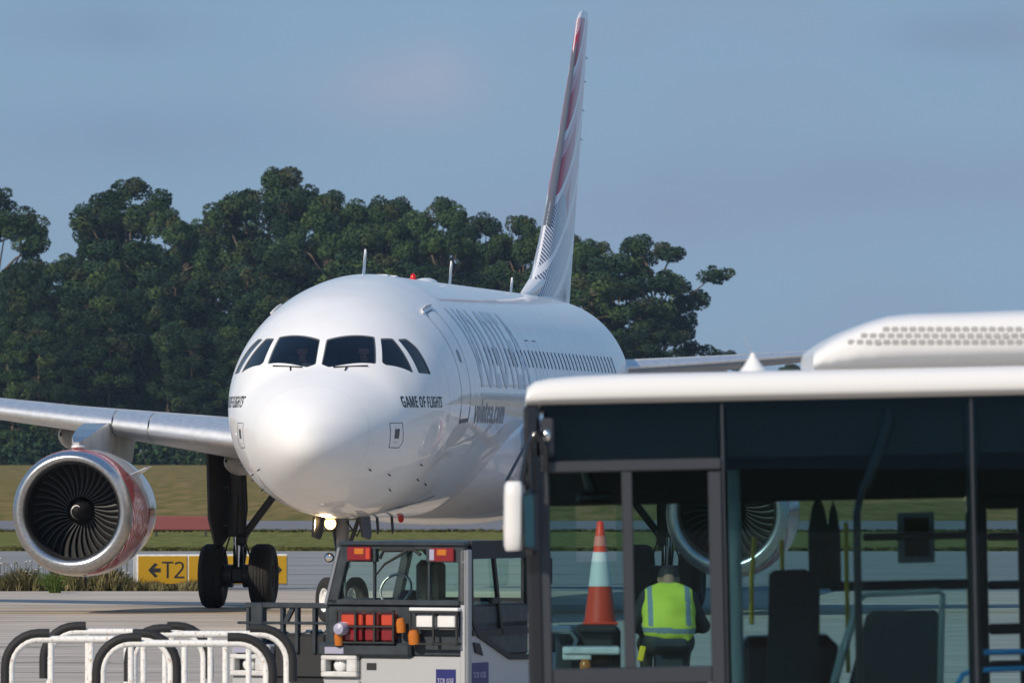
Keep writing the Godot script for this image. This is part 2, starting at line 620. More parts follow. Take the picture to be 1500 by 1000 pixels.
func build_ground() -> void:
	var g := mat("field_grass", 1, 1, 1, 1.0)
	g.metallic_specular = 0.05
	tinted(g, noise_tex(41, 0.03, lin(0.125, 0.118, 0.040), lin(0.240, 0.170, 0.078), 5, 2048, lin(0.180, 0.145, 0.056)), Vector3(0.0133, 0.0133, 0.0005))
	setting("ground", sheet(-1800, -900, 1800, 3500, -0.012), g)
	var gs := mat("strip_turf", 1, 1, 1, 1.0)
	gs.metallic_specular = 0.05
	tinted(gs, noise_tex(47, 0.03, lin(0.110, 0.125, 0.038), lin(0.185, 0.175, 0.070), 5, 2048, lin(0.140, 0.146, 0.046)), Vector3(0.027, 0.027, 0.0035))
	setting("grass_strip", sheet(-700, 238, 700, 293, -0.008), gs, "structure")
	var t := mat("taxiway_asphalt", 1, 1, 1, 0.9)
	tinted(t, noise_tex(43, 0.01, lin(0.20, 0.198, 0.19), lin(0.275, 0.27, 0.26), 6, 1024), Vector3(0.02, 0.02, 0.13))
	var a := mat("apron_concrete", 1, 1, 1, 0.85)
	tinted(a, noise_tex(44, 0.008, lin(0.365, 0.315, 0.258), lin(0.525, 0.460, 0.385), 6, 1024), Vector3(0.03, 0.03, 0.16))
	setting("apron", sheet(-400, -200, 400, 173.5, 0.0), a)
	setting("taxiway", sheet(-700, 178, 700, 238, -0.004), t)
	setting("verge_pavement", sheet(-400, 173.5, 400, 178.2, -0.008), t)
	var r := mat("runway_asphalt", 1, 1, 1, 0.9)
	tinted(r, noise_tex(45, 0.01, lin(0.135, 0.133, 0.14), lin(0.19, 0.188, 0.195), 5, 512), Vector3(0.02, 0.02, 0.1))
	setting("runway", sheet(-1500, 293, 1500, 332, -0.004), r)
	# painted taxi line sweeping across the apron
	var l := MB.new()
	for i in 60:
		var x0 := -30.0 + i
		var y := func(x: float): return -151.0 - 0.9 * sin(x * 0.09 + 1.0) - x * 0.03
		l.quad(Vector3(x0, 0.004, y.call(x0) - 0.16), Vector3(x0 + 1, 0.004, y.call(x0 + 1) - 0.16), Vector3(x0 + 1, 0.004, y.call(x0 + 1) + 0.16), Vector3(x0, 0.004, y.call(x0) + 0.16), Vector3.UP)
	setting("taxi_line_marking", l, M.line_yellow)
	# expansion joints between the apron's concrete bays
	var j := MB.new()
	for d in [88.0, 96.0, 104.0, 112.0, 120.0, 128.0, 136.0, 144.0, 156.0, 164.0, 170.0]:
		j.quad(Vector3(-120, 0.004, -d), Vector3(120, 0.004, -d), Vector3(120, 0.004, -d - 0.08), Vector3(-120, 0.004, -d - 0.08), Vector3.UP)
	setting("pavement_joint_marking", j, mat("joint_tar", 0.17, 0.155, 0.135, 0.9))
	# rubber marks and oil stains
	var st := MB.new()
	for q in [[-14.0, 147.5, 9.0, 0.9], [-20.0, 133.0, 6.0, 0.5], [-7.0, 117.0, 4.0, 0.35], [-11.5, 152.8, 14.0, 0.7], [-2.0, 158.0, 12.0, 0.8], [-16.0, 109.0, 3.0, 0.25], [-9.0, 126.0, 5.0, 0.3], [-18.0, 160.0, 8.0, 0.6], [-13.0, 101.0, 2.0, 0.2]]:
		var rim := []
		for k in 22:
			var an := TAU * k / 22
			var w := 1.0 + 0.35 * sin(k * 2.7 + q[0]) + 0.2 * sin(k * 5.1 + q[1])
			rim.append(Vector3(q[0] + cos(an) * q[2] * 0.5 * w, 0.004, -q[1] + sin(an) * q[3] * w))
		for k in 22:
			st.tri(Vector3(q[0], 0.004, -q[1]), rim[k], rim[(k + 1) % 22], Vector3.UP, Vector3.UP, Vector3.UP)
	setting("pavement_stain_marking", st, mat("oil_stain", 0.26, 0.225, 0.185, 0.85))
	# edge joints on the taxiway
	var e := MB.new()
	for d in [182.0, 196.0, 210.0, 224.0]:
		e.quad(Vector3(-160, 0.0, -d), Vector3(160, 0.0, -d), Vector3(160, 0.0, -d - 0.25), Vector3(-160, 0.0, -d - 0.25), Vector3.UP)
	setting("taxiway_joint_marking", e, M.joint_tar)


# ---------------------------------------------------------------- trees
func leaf_cloud(b: MB, cen: Vector3, r: Vector3, count: int, size: float, tone: Color) -> void:
	for i in count:
		var p := Vector3(rng.randf_range(-1, 1), rng.randf_range(-1, 1), rng.randf_range(-1, 1))
		while p.length() > 1.0:
			p = Vector3(rng.randf_range(-1, 1), rng.randf_range(-1, 1), rng.randf_range(-1, 1))
		p *= lerpf(1.0, 1.0 / maxf(p.length(), 0.3), 0.45)
		var q := cen + p * r
		var out := (p + Vector3(0, 0.25, 0)).normalized()
		var d := Vector3(rng.randf_range(-1, 1), rng.randf_range(-1, 0.5), rng.randf_range(-1, 1)).normalized()
		var s := d.cross(Vector3(rng.randf_range(-1, 1), rng.randf_range(-1, 1), rng.randf_range(-1, 1))).normalized()
		var l := size * rng.randf_range(0.6, 1.35)
		var w := l * rng.randf_range(0.45, 0.75)
		var nn := d.cross(s)
		if nn.dot(out) < 0.0:
			nn = -nn
		nn = (nn + out * 0.9).normalized()
		var t := rng.randf_range(0.75, 1.3)
		b.col = Color(tone.r * t, tone.g * t * rng.randf_range(0.92, 1.06), tone.b * t)
		b.tri(q - d * l, q + s * w, q + d * l, nn, nn, nn)
		b.tri(q - d * l, q + d * l, q - s * w, nn, nn, nn)


const TONES := [Color(0.026, 0.053, 0.020), Color(0.016, 0.036, 0.019), Color(0.031, 0.059, 0.022), Color(0.022, 0.048, 0.026), Color(0.054, 0.084, 0.027), Color(0.052, 0.052, 0.025)]


const ORD := ["first", "second", "third", "fourth", "fifth", "sixth", "seventh", "eighth", "ninth", "tenth", "eleventh", "twelfth", "thirteenth", "fourteenth", "fifteenth", "sixteenth", "seventeenth", "eighteenth"]


func grow_tree(style: String, height: float, width: float) -> Array:     # [trunk, crown]
	var tr := MB.new()
	var cr := MB.new()
	cr.has_col = true
	var lean := Vector3(rng.randf_range(-0.05, 0.05), 0, rng.randf_range(-0.05, 0.05)) * height
	var axis := func(y: float) -> Vector3:
		var k := y / height
		return Vector3(lean.x * k * k + sin(k * 5.0 + lean.x * 9.0) * 0.25, y, lean.z * k * k)
	var top := height * (0.93 if style == "spire" else 0.80)
	var pts := []
	var rad := []
	for i in 9:
		var k := i / 8.0
		pts.append(axis.call(top * k))
		rad.append(lerpf(height * 0.014, 0.07, pow(k, 0.8)))
	pts[0] = pts[0] - Vector3(0, 0.3, 0)
	tr.tube(pts, rad, 7)
	var clumps := []
	if style == "spire":
		var n := int(height * 3.0)
		for i in n:
			var k := pow(rng.randf(), 0.9)
			var y := height * lerpf(0.10, 0.985, k)
			var env := width * 0.5 * pow(sin(PI * pow(lerpf(0.93, 0.06, k), 0.8)), 0.75) * rng.randf_range(0.45, 1.08)
			var a := rng.randf() * TAU
			clumps.append([axis.call(minf(y, top)) * Vector3(1, 0, 1) + Vector3(cos(a) * env, y, sin(a) * env), rng.randf_range(0.85, 1.75)])
		clumps.append([axis.call(top) + Vector3(0, height * 0.05, 0), 0.8])
	elif style == "dome":
		# a few heavy limbs, each carrying its own rounded boss of foliage
		var bosses := []
		for i in 11:
			var a := i * 2.399 + rng.randf() * 0.6
			var rr := width * 0.5 * sqrt((i + 0.35) / 11.0) * rng.randf_range(0.8, 1.0)
			var y := height * (0.90 - 0.24 * pow(rr / (width * 0.5), 2.0) + rng.randf_range(-0.05, 0.02))
			bosses.append(Vector3(cos(a) * rr, y, sin(a) * rr) + axis.call(top) * Vector3(1, 0, 1))
		for i in 5:
			var a := rng.randf() * TAU
			var rr := width * rng.randf_range(0.28, 0.46)
			bosses.append(Vector3(cos(a) * rr, height * rng.randf_range(0.50, 0.66), sin(a) * rr) + axis.call(top) * Vector3(1, 0, 1))
		for p in bosses:
			var y0 := height * rng.randf_range(0.42, 0.66)
			var s: Vector3 = axis.call(y0)
			var m: Vector3 = s.lerp(p, 0.55) + Vector3(0, height * 0.025, 0)
			tr.tube([s, m, p], [0.24, 0.15, 0.05], 5, false)
			var nn := rng.randi_range(9, 13)
			for j in nn:
				var o := Vector3(rng.randf_range(-1, 1), rng.randf_range(-0.55, 0.8), rng.randf_range(-1, 1)).normalized() * width * rng.randf_range(0.04, 0.125)
				o.y *= 0.8
				clumps.append([p + o, rng.randf_range(0.8, 1.5)])
	else:       # "sprawl": open crown with separate plates of leaves on bare boughs
		for i in 24:
			var a := i * 2.399 + rng.randf()
			var k := (i + 0.5) / 24.0
			var rr := width * 0.5 * rng.randf_range(0.35, 1.0)
			var y := height * lerpf(0.34, 0.97, k) - rr * 0.16
			rr *= 0.75 + 0.5 * sin(PI * k)
			var p := Vector3(cos(a) * rr, y, sin(a) * rr * 0.8)
			var y0 := maxf(height * 0.2, y - rr * 0.75 - height * 0.06)
			var s: Vector3 = axis.call(minf(y0, top))
			var m: Vector3 = s.lerp(p, 0.5) + Vector3(0, rr * 0.10, 0)
			tr.tube([s, m, p], [0.2, 0.13, 0.05], 5, false)
			for j in rng.randi_range(7, 10):
				var o := Vector3(rng.randf_range(-1, 1), rng.randf_range(-0.6, 0.6), rng.randf_range(-1, 1)) * width * 0.085
				o.y *= 0.65
				clumps.append([p + o, rng.randf_range(0.75, 1.5)])
	var base := rng.randi_range(0, 3)
	var own := rng.randf_range(0.70, 1.55)
	for q in clumps:
		var tone: Color = TONES[base]
		var w := rng.randf()
		if w < 0.34:
			tone = tone.lerp(TONES[4], rng.randf())
		elif w < 0.40:
			tone = tone.lerp(TONES[5], 0.7)
		elif w > 0.7:
			tone = tone.lerp(TONES[1], rng.randf())
		var r: float = q[1] * (height / 30.0 * 0.35 + 0.65)
		tone = Color(tone.r * own, tone.g * own, tone.b * own)
		leaf_cloud(cr, q[0], Vector3(r, r * 0.82, r), int(150 * r * r) + 24, 0.195, tone)
		if style == "spire" and rng.randf() < 0.4:
			var y1: float = minf(q[0].y - r * 0.5, top)
			tr.tube([axis.call(maxf(y1, 1.0)), q[0]], [0.09, 0.03], 4, false)
	return [tr.mesh(), cr.mesh()]


func plant_tree(shape: Array, u: float, top_v: float, d: float, native: float, label: String, category: String, group: String, turn: float, wide := 1.0, called := "eucalyptus_tree") -> void:
	var o := thing(called, label, category, Vector3((u - 750.0) / FOCAL * d, -0.05, -d), turn, group)
	var h := EYE + (HORIZON - top_v) / FOCAL * d
	var k := h / native
	o.scale = Vector3(k * wide, k, k * wide)
	part("trunk", shape[0], M.bark, o)
	part("crown", shape[1], M.leaf, o)


func build_trees() -> void:
	rng.seed = 555
	var spire := []
	for i in 6:
		spire.append(grow_tree("spire", 28.0, [8.5, 10.0, 7.5, 9.5, 11.0, 8.0][i]))
	var dome := []
	for i in 4:
		dome.append(grow_tree("dome", 38.0, [21.0, 17.0, 15.0, 19.0][i]))
	var sprawl := []
	for i in 2:
		sprawl.append(grow_tree("sprawl", 30.0, [19.0, 17.0][i]))
	# tall crowns behind
	var back := [[-14, 272, 0, 1.0], [140, 300, 2, 0.75], [188, 259, 0, 1.0], [243, 302, 1, 0.75], [316, 306, 1, 0.75], [376, 246, 3, 1.0], [428, 264, 2, 1.0], [478, 276, 1, 0.9], [515, 300, 2, 0.65], [575, 280, 2, 0.85], [607, 306, 1, 0.65],
			[645, 286, 1, 0.85], [700, 304, 2, 0.85], [765, 318, 3, 0.8], [842, 338, 1, 0.8], [545, 300, 3, 0.8], [732, 340, 1, 0.8]]
	var rank := []
	for q in back:
		var n := 0
		for e in back:
			n += 1 if e[0] < q[0] else 0
		rank.append(n)
	for i in back.size():
		var q: Array = back[i]
		plant_tree(dome[q[2]], q[0], q[1], 1262.0 + (i * 37) % 50, 36.3, ORD[rank[i]] + " tall round crowned eucalyptus from the left along the skyline of the wood", "tree", "tall round crowned eucalyptus of the wood", i * 1.3, q[3])
	# the dense front rows
	var k := 0
	for row in 3:
		var u := -24.0 + row * 11.0
		while u < 835.0:
			var edge := 352.0 + 14.0 * sin(u * 0.021) + 10.0 * sin(u * 0.067 + 2.0)
			if u > 220.0 and u < 330.0:
				edge += 30.0
			if u > 470.0:
				edge += 12.0 + (u - 470.0) * 0.07
			var v := edge + 22.0 + rng.randf_range(-22, 40) + (2 - row) * 34.0
			plant_tree(spire[k % 6], u, v, 1212.0 + (2 - row) * -14.0 + rng.randf_range(-4, 4), 28.0, "narrow dense eucalyptus in the front rows of the dark wood beyond the runway", "tree", "narrow eucalyptus of the wood's front rows", rng.randf() * TAU, rng.randf_range(0.9, 1.25))
			u += rng.randf_range(26, 44)
			k += 1
	# the loose end of the wood to the right of the fin
	plant_tree(dome[1], 872, 358, 1222, 35.2, "round topped eucalyptus close beside the aeroplane's fin", "tree", "", 0.4, 0.85)
	plant_tree(sprawl[0], 905, 376, 1216, 28.5, "olive green eucalyptus between the fin and the sprawling tree at the end of the wood", "tree", "", 1.0, 1.0)
	plant_tree(sprawl[1], 962, 358, 1218, 28.0, "open sprawling eucalyptus with gaps of sky at the right end of the wood", "tree", "", 2.2, 1.0)
	plant_tree(spire[1], 868, 400, 1208, 28.0, "dense low eucalyptus right behind the foot of the fin", "tree", "", 1.0, 1.3)
	plant_tree(spire[4], 915, 440, 1207, 28.0, "short bushy eucalyptus under the olive green tree at the wood's end", "tree", "", 2.0, 1.4)
	plant_tree(spire[0], 955, 470, 1206, 28.0, "shortest bushy tree at the foot of the sprawling eucalyptus", "tree", "", 3.0, 1.5)
	plant_tree(dome[2], 1055, 501, 1500, 38.0, "small distant round tree showing above the tailplane", "tree", "", 0.0, 1.1, "distant_tree")
	for q in [[1143, 527], [1160, 532], [1122, 538], [1178, 530], [1098, 541]]:
		plant_tree(dome[3], q[0], q[1], 1700, 38.0, "far small tree low on the skyline over the bus roof", "tree", "far trees over the bus roof", q[0] * 1.0, 1.2, "distant_tree")
	# shrubs closing the foot of the wood
	var sh := MB.new()
	sh.has_col = true
	for i in 260:
		var u := rng.randf_range(-60, 1010)
		var d := rng.randf_range(1176, 1186)
		var r := rng.randf_range(1.2, 3.0)
		leaf_cloud(sh, at(u, 0, d) * Vector3(1, 0, 1) + Vector3(0, r * 0.6, 0), Vector3(r * 1.3, r, r), 70, 0.42, TONES[rng.randi_range(0, 3)])
	setting("undergrowth", sh, M.leaf, "stuff")
	# wood far off to the right, which the shining flank of the aeroplane mirrors
	var fw := MB.new()
	fw.has_col = true
	for i in 420:
		var a := rng.randf_range(0.10, 0.85)
		var d := rng.randf_range(1450, 1600)
		var r := rng.randf_range(6.0, 11.0)
		leaf_cloud(fw, Vector3(sin(a) * d, r * 0.9, -cos(a) * d), Vector3(r * 1.2, r * 1.3, r), 60, 2.2, TONES[rng.randi_range(0, 3)])
	setting("far_forest", fw, M.leaf, "stuff")


# ---------------------------------------------------------------- the airliner
const STA := [0.0, 0.06, 0.25, 0.5, 1.0, 1.4, 1.75, 2.3, 3.0, 4.0, 5.0, 6.0, 7.2, 26.0, 30.0, 33.0, 36.0, 37.57]
const TOP := [3.02, 3.24, 3.47, 3.66, 3.93, 4.11, 4.27, 4.70, 5.10, 5.46, 5.66, 5.79, 5.87, 5.87, 5.84, 5.72, 5.45, 5.2]
const BOT := [3.02, 2.82, 2.63, 2.47, 2.24, 2.10, 2.00, 1.90, 1.81, 1.755, 1.735, 1.73, 1.73, 1.73, 2.05, 2.9, 4.1, 4.75]
const HWD := [0.0, 0.22, 0.45, 0.65, 0.95, 1.14, 1.29, 1.49, 1.69, 1.85, 1.92, 1.96, 1.975, 1.975, 1.80, 1.32, 0.6, 0.25]
const ZCN := [3.02, 3.03, 3.06, 3.1, 3.18, 3.24, 3.29, 3.38, 3.5, 3.65, 3.76, 3.8, 3.8, 3.8, 3.9, 4.25, 4.75, 4.97]
const QS := 1.5      # the skin's unrolled plane is (station, angle x QS)


func station(T: Array, a: float) -> float:
	var s := sqrt(clampf(a, 0.0, 37.57))
	var n := STA.size()
	var i := 0
	while i < n - 2 and a > STA[i + 1]:
		i += 1
	var sl := []
	for k in [i, i + 1]:
		if k == 0:
			sl.append((T[1] - T[0]) / (sqrt(STA[1]) - sqrt(STA[0])))
		elif k == n - 1:
			sl.append((T[n - 1] - T[n - 2]) / (sqrt(STA[n - 1]) - sqrt(STA[n - 2])))
		else:
			var d0: float = (T[k] - T[k - 1]) / (sqrt(STA[k]) - sqrt(STA[k - 1]))
			var d1: float = (T[k + 1] - T[k]) / (sqrt(STA[k + 1]) - sqrt(STA[k]))
			sl.append(0.0 if d0 * d1 <= 0.0 else 2.0 * d0 * d1 / (d0 + d1))
	var w := sqrt(STA[i + 1]) - sqrt(STA[i])
	var t := (s - sqrt(STA[i])) / w
	return (2 * t * t * t - 3 * t * t + 1) * T[i] + (t * t * t - 2 * t * t + t) * w * sl[0] + (-2 * t * t * t + 3 * t * t) * T[i + 1] + (t * t * t - t * t) * w * sl[1]


var ring_cache := {}


func ring(a: float) -> Array:
	if not ring_cache.has(a):
		ring_cache[a] = [station(TOP, a), station(BOT, a), station(HWD, a), station(ZCN, a)]
	return ring_cache[a]


func skin(a: float, t: float) -> Vector3:
	var r := ring(a)
	var c := cos(t)
	return Vector3(r[2] * sin(t), r[3] + ((r[0] - r[3]) if c > 0.0 else (r[3] - r[1])) * c, -a)


func skin_normal(a: float, t: float) -> Vector3:
	var e := 0.004
	var a0 := maxf(a - e, 0.0005)
	var da := skin(a0 + 2 * e, t) - skin(a0, t)
	var dt := skin(a, t + e) - skin(a, t - e)
	var n := da.cross(dt)
	if n.length_squared() < 1e-18:
		return Vector3(0, 0, 1)
	n = n.normalized()
	return n if n.dot(skin(a, t) - Vector3(0, ring(a)[3], -a - 0.4)) > 0.0 else -n


func skin_tri(b: MB, p: Vector2, q: Vector2, r: Vector2, off := 0.0) -> void:
	var np := skin_normal(p.x, p.y / QS)
	var nq := skin_normal(q.x, q.y / QS)
	var nr := skin_normal(r.x, r.y / QS)
	b.tri(skin(p.x, p.y / QS) + np * off, skin(q.x, q.y / QS) + nq * off, skin(r.x, r.y / QS) + nr * off, np, nq, nr)


# a patch of skin inside a polygon of the unrolled plane, raised by off
func skin_patch(b: MB, poly: PackedVector2Array, off: float, step := 0.12) -> void:
	var lo := poly[0]
	var hi := poly[0]
	for p in poly:
		lo = lo.min(p)
		hi = hi.max(p)
	var nx := maxi(1, ceili((hi.x - lo.x) / step))
	var ny := maxi(1, ceili((hi.y - lo.y) / step))
	for i in nx:
		for j in ny:
			var c0 := Vector2(lerpf(lo.x, hi.x, float(i) / nx), lerpf(lo.y, hi.y, float(j) / ny))
			var c1 := Vector2(lerpf(lo.x, hi.x, float(i + 1) / nx), lerpf(lo.y, hi.y, float(j + 1) / ny))
			for piece in Geometry2D.intersect_polygons(hull_box(c0.x, c0.y, c1.x, c1.y), poly):
				var ids := Geometry2D.triangulate_polygon(piece)
				for k in range(0, ids.size(), 3):
					skin_tri(b, piece[ids[k]], piece[ids[k + 1]], piece[ids[k + 2]], off)


# a thin band of skin along a line of the unrolled plane
func skin_line(b: MB, pts: Array, width: float, off: float) -> void:
	for i in pts.size() - 1:
		var p: Vector2 = pts[i]
		var q: Vector2 = pts[i + 1]
		var m := maxi(1, ceili(p.distance_to(q) / 0.1))
		var s := (q - p).orthogonal().normalized() * width * 0.5
		for k in m:
			var a := p.lerp(q, float(k) / m)
			var c := p.lerp(q, float(k + 1) / m)
			skin_tri(b, a - s, a + s, c + s, off)
			skin_tri(b, a - s, c + s, c - s, off)


# lettering laid on the skin; baseline runs aft on the port side (dir 1) and forward on the starboard side (dir -1)
func skin_text(text: String, height: float, stretch: float, start: Vector2, dir: float, off := 0.004, most := 0.25, level := false) -> MB:
	var b := MB.new()
	var t := lettering(text, height)
	var arr := t.get_mesh_arrays()
	var vs: PackedVector3Array = arr[Mesh.ARRAY_VERTEX]
	var ix: PackedInt32Array = arr[Mesh.ARRAY_INDEX] if arr[Mesh.ARRAY_INDEX] != null else PackedInt32Array(range(vs.size()))
	var lo := Vector2(1e9, 1e9)
	for p in vs:
		lo = lo.min(Vector2(p.x, p.y))
	var todo := []
	for k in range(0, ix.size(), 3):
		var q := []
		for e in 3:
			var p := vs[ix[k + e]]
			if level:             # start.y is a height: the baseline stays level on the tapering nose
				var a := start.x + (p.x - lo.x) * stretch * dir
				var g := ring(a)
				var yy: float = start.y + p.y - lo.y
				var t_ := acos(clampf((yy - g[3]) / ((g[0] - g[3]) if yy > g[3] else (g[3] - g[1])), -1.0, 1.0))
				q.append(Vector2(a, t_ * QS * dir))
				continue
			q.append(start + Vector2((p.x - lo.x) * stretch * dir, -(p.y - lo.y) / 2.0 * QS * dir))
		todo.append(q)
	while todo.size():
		var q: Array = todo.pop_back()
		var l0: float = q[0].distance_to(q[1])
		var l1: float = q[1].distance_to(q[2])
		var l2: float = q[2].distance_to(q[0])
		var l := maxf(l0, maxf(l1, l2))
		if l > most:
			if l == l0:
				var m: Vector2 = (q[0] + q[1]) * 0.5
				todo.append([q[0], m, q[2]]); todo.append([m, q[1], q[2]])
			elif l == l1:
				var m: Vector2 = (q[1] + q[2]) * 0.5
				todo.append([q[1], m, q[0]]); todo.append([m, q[2], q[0]])
			else:
				var m: Vector2 = (q[2] + q[0]) * 0.5
				todo.append([q[2], m, q[1]]); todo.append([m, q[0], q[1]])
			continue
		skin_tri(b, q[0], q[1], q[2], off)
	return b


func flip(poly: PackedVector2Array) -> PackedVector2Array:
	var o := PackedVector2Array()
	for p in poly:
		o.append(Vector2(p.x, -p.y))
	o.reverse()
	return o


func qq(list: Array) -> PackedVector2Array:
	var o := PackedVector2Array()
	for p in list:
		o.append(Vector2(p[0], p[1] * QS))
	return o


var plane: Node3D


func build_airliner() -> void:
	plane = thing("airliner", "white twin engine jet airliner taxiing towards the camera with its nose light on", "airplane", Vector3(-3.40, 0, -138.0), -0.132)
	var front := rounded(qq([[2.30, 0.036], [2.685, 0.515], [2.125, 0.678], [1.715, 0.142], [1.785, 0.036]]), 0.03, 3)
	var side := rounded(qq([[2.73, 0.575], [2.945, 0.680], [2.71, 1.085], [2.245, 0.79], [2.235, 0.735]]), 0.03, 3)
	var rear := rounded(qq([[3.035, 0.725], [3.26, 0.785], [3.34, 0.925], [3.30, 1.215], [2.875, 1.125]]), 0.03, 3)
	var holes := [front, side, rear, flip(front), flip(side), flip(rear)]

	# fuselage shell with the six cockpit windows cut out; the radome is a part of its own
	var f := MB.new()
	var rd := MB.new()
	var stations := []
	for i in 25:
		stations.append(1.02 * pow(i / 24.0, 2.0))
	var a := 1.02
	while a < 37.5:
		a += 0.065 if a < 3.6 else (0.16 if a < 7.5 else (0.8 if a < 25.0 else 0.45))
		stations.append(minf(a, 37.57))
	var NT := 104
	for i in stations.size() - 1:
		var a0: float = stations[i]
		var a1: float = stations[i + 1]
		for j in NT:
			var t0 := (-PI + TAU * j / NT) * QS
			var t1 := (-PI + TAU * (j + 1) / NT) * QS
			var b := rd if a1 < 1.03 else f
			if a0 > 1.6 and a0 < 3.4 and absf(t0) < 1.95:
				var cells := [hull_box(a0, t0, a1, t1)]
				for h in holes:
					var next := []
					for c in cells:
						next.append_array(Geometry2D.clip_polygons(c, h))
					cells = next
				for c in cells:
					var ids := Geometry2D.triangulate_polygon(c)
					for k in range(0, ids.size(), 3):
						skin_tri(b, c[ids[k]], c[ids[k + 1]], c[ids[k + 2]])
				continue
			skin_tri(b, Vector2(a0, t0), Vector2(a1, t0), Vector2(a1, t1))
			skin_tri(b, Vector2(a0, t0), Vector2(a1, t1), Vector2(a0, t1))
	part("fuselage", f, M.white_paint, plane)
	part("radome", rd, M.white_paint, plane)
	var sm := MB.new()
	skin_line(sm, [Vector2(1.02, -PI * QS), Vector2(1.02, PI * QS)], 0.006, 0.0015)
	part("radome_seam", sm, M.seam_pale, plane)
	for st in [4.05, 6.35, 10.2, 14.5, 19.4, 24.6]:
		var s2 := MB.new()
		skin_line(s2, [Vector2(st, -2.2 * QS), Vector2(st, 2.2 * QS)], 0.008, 0.0015)
		part("skin_joint", s2, M.seam_pale, plane)

	# cockpit windows: frame, pane, and wipers on the two windscreens
	for h in holes:
		var cen := Vector2()
		for p in h: cen += p
		cen /= h.size()
		var fr := MB.new()
		var inner := PackedVector2Array()
		for p in h:
			inner.append(p.move_toward(cen, 0.020))
		for k in h.size():
			var p: Vector2 = h[k]
			var q: Vector2 = h[(k + 1) % h.size()]
			var pi_: Vector2 = inner[k]
			var qi: Vector2 = inner[(k + 1) % h.size()]
			var m := maxi(1, ceili(p.distance_to(q) / 0.08))
			for e in m:
				var p0 := p.lerp(q, float(e) / m)
				var p1 := p.lerp(q, float(e + 1) / m)
				var r0 := pi_.lerp(qi, float(e) / m)
				var r1 := pi_.lerp(qi, float(e + 1) / m)
				var n0 := skin_normal(p0.x, p0.y / QS)
				var A := skin(p0.x, p0.y / QS) + n0 * 0.002
				var B := skin(p1.x, p1.y / QS) + n0 * 0.002
				var C := skin(r1.x, r1.y / QS) - n0 * 0.014
				var D := skin(r0.x, r0.y / QS) - n0 * 0.014
				fr.tri(A, B, C, n0, n0, n0)
				fr.tri(A, C, D, n0, n0, n0)
		var win := part("cockpit_window", fr, M.seam_grey, plane)
		var pn := MB.new()
		skin_patch(pn, inner, -0.013, 0.1)
		part("pane", pn, M.cockpit_glass, win)
		if absf(cen.y) < 0.7:
			var s := signf(cen.y)
			var wp := MB.new()
			var w0 := skin_pt(1.71, 0.20 * s, 0.02)
			var w1 := skin_pt(1.99, 0.60 * s, 0.02)
			wp.tube([w0, w1], 0.011, 5)
			wp.tube([skin_pt(1.70, 0.36 * s, 0.01), skin_pt(1.80, 0.36 * s, 0.025)], 0.012, 5)
			part("wiper", wp, M.rubber_black, win)
	# cockpit inside: floor, bulkhead, glareshield, seats
	var ck := MB.new()
	ck.box(Vector3(0, 4.2, -4.3), Vector3(2.2, 1.5, 0.05))
	ck.box(Vector3(0, 3.45, -3.0), Vector3(2.2, 0.05, 2.5))
	part("cockpit_bulkhead", ck, M.cockpit_dark, plane)
	var gs := MB.new()
	gs.box(Vector3(0, 4.20, -2.35), Vector3(1.75, 0.10, 0.42), 0.04)
	gs.box(Vector3(0, 3.95, -2.48), Vector3(1.6, 0.45, 0.1), 0.02)
	part("glareshield", gs, mat("glareshield_grey", 0.06, 0.065, 0.07, 0.7), plane)
	for s in [-1.0, 1.0]:
		var cs := MB.new()
		cs.box(Vector3(0.53 * s, 3.78, -3.25), Vector3(0.5, 0.12, 0.5), 0.04)
		cs.box(Vector3(0.53 * s, 4.12, -3.52), Vector3(0.48, 0.7, 0.12), 0.05)
		cs.box(Vector3(0.53 * s, 4.52, -3.54), Vector3(0.26, 0.16, 0.09), 0.03)
		part("cockpit_seat", cs, M.cockpit_dark, plane)

	build_fuselage_details()
	build_wings()
	for s in [-1.0, 1.0]:
		build_engine(s)
		build_main_gear(s)
	build_nose_gear()
	build_tail()
	# the two pilots
	build_pilot(-0.50, "person in the left windscreen of the aeroplane, face turned to the side, dark hair", 0.55)
	build_pilot(0.53, "person half hidden in shade behind the right windscreen of the aeroplane", -0.2)


func skin_pt(a: float, t: float, off: float) -> Vector3:
	return skin(a, t) + skin_normal(a, t) * off


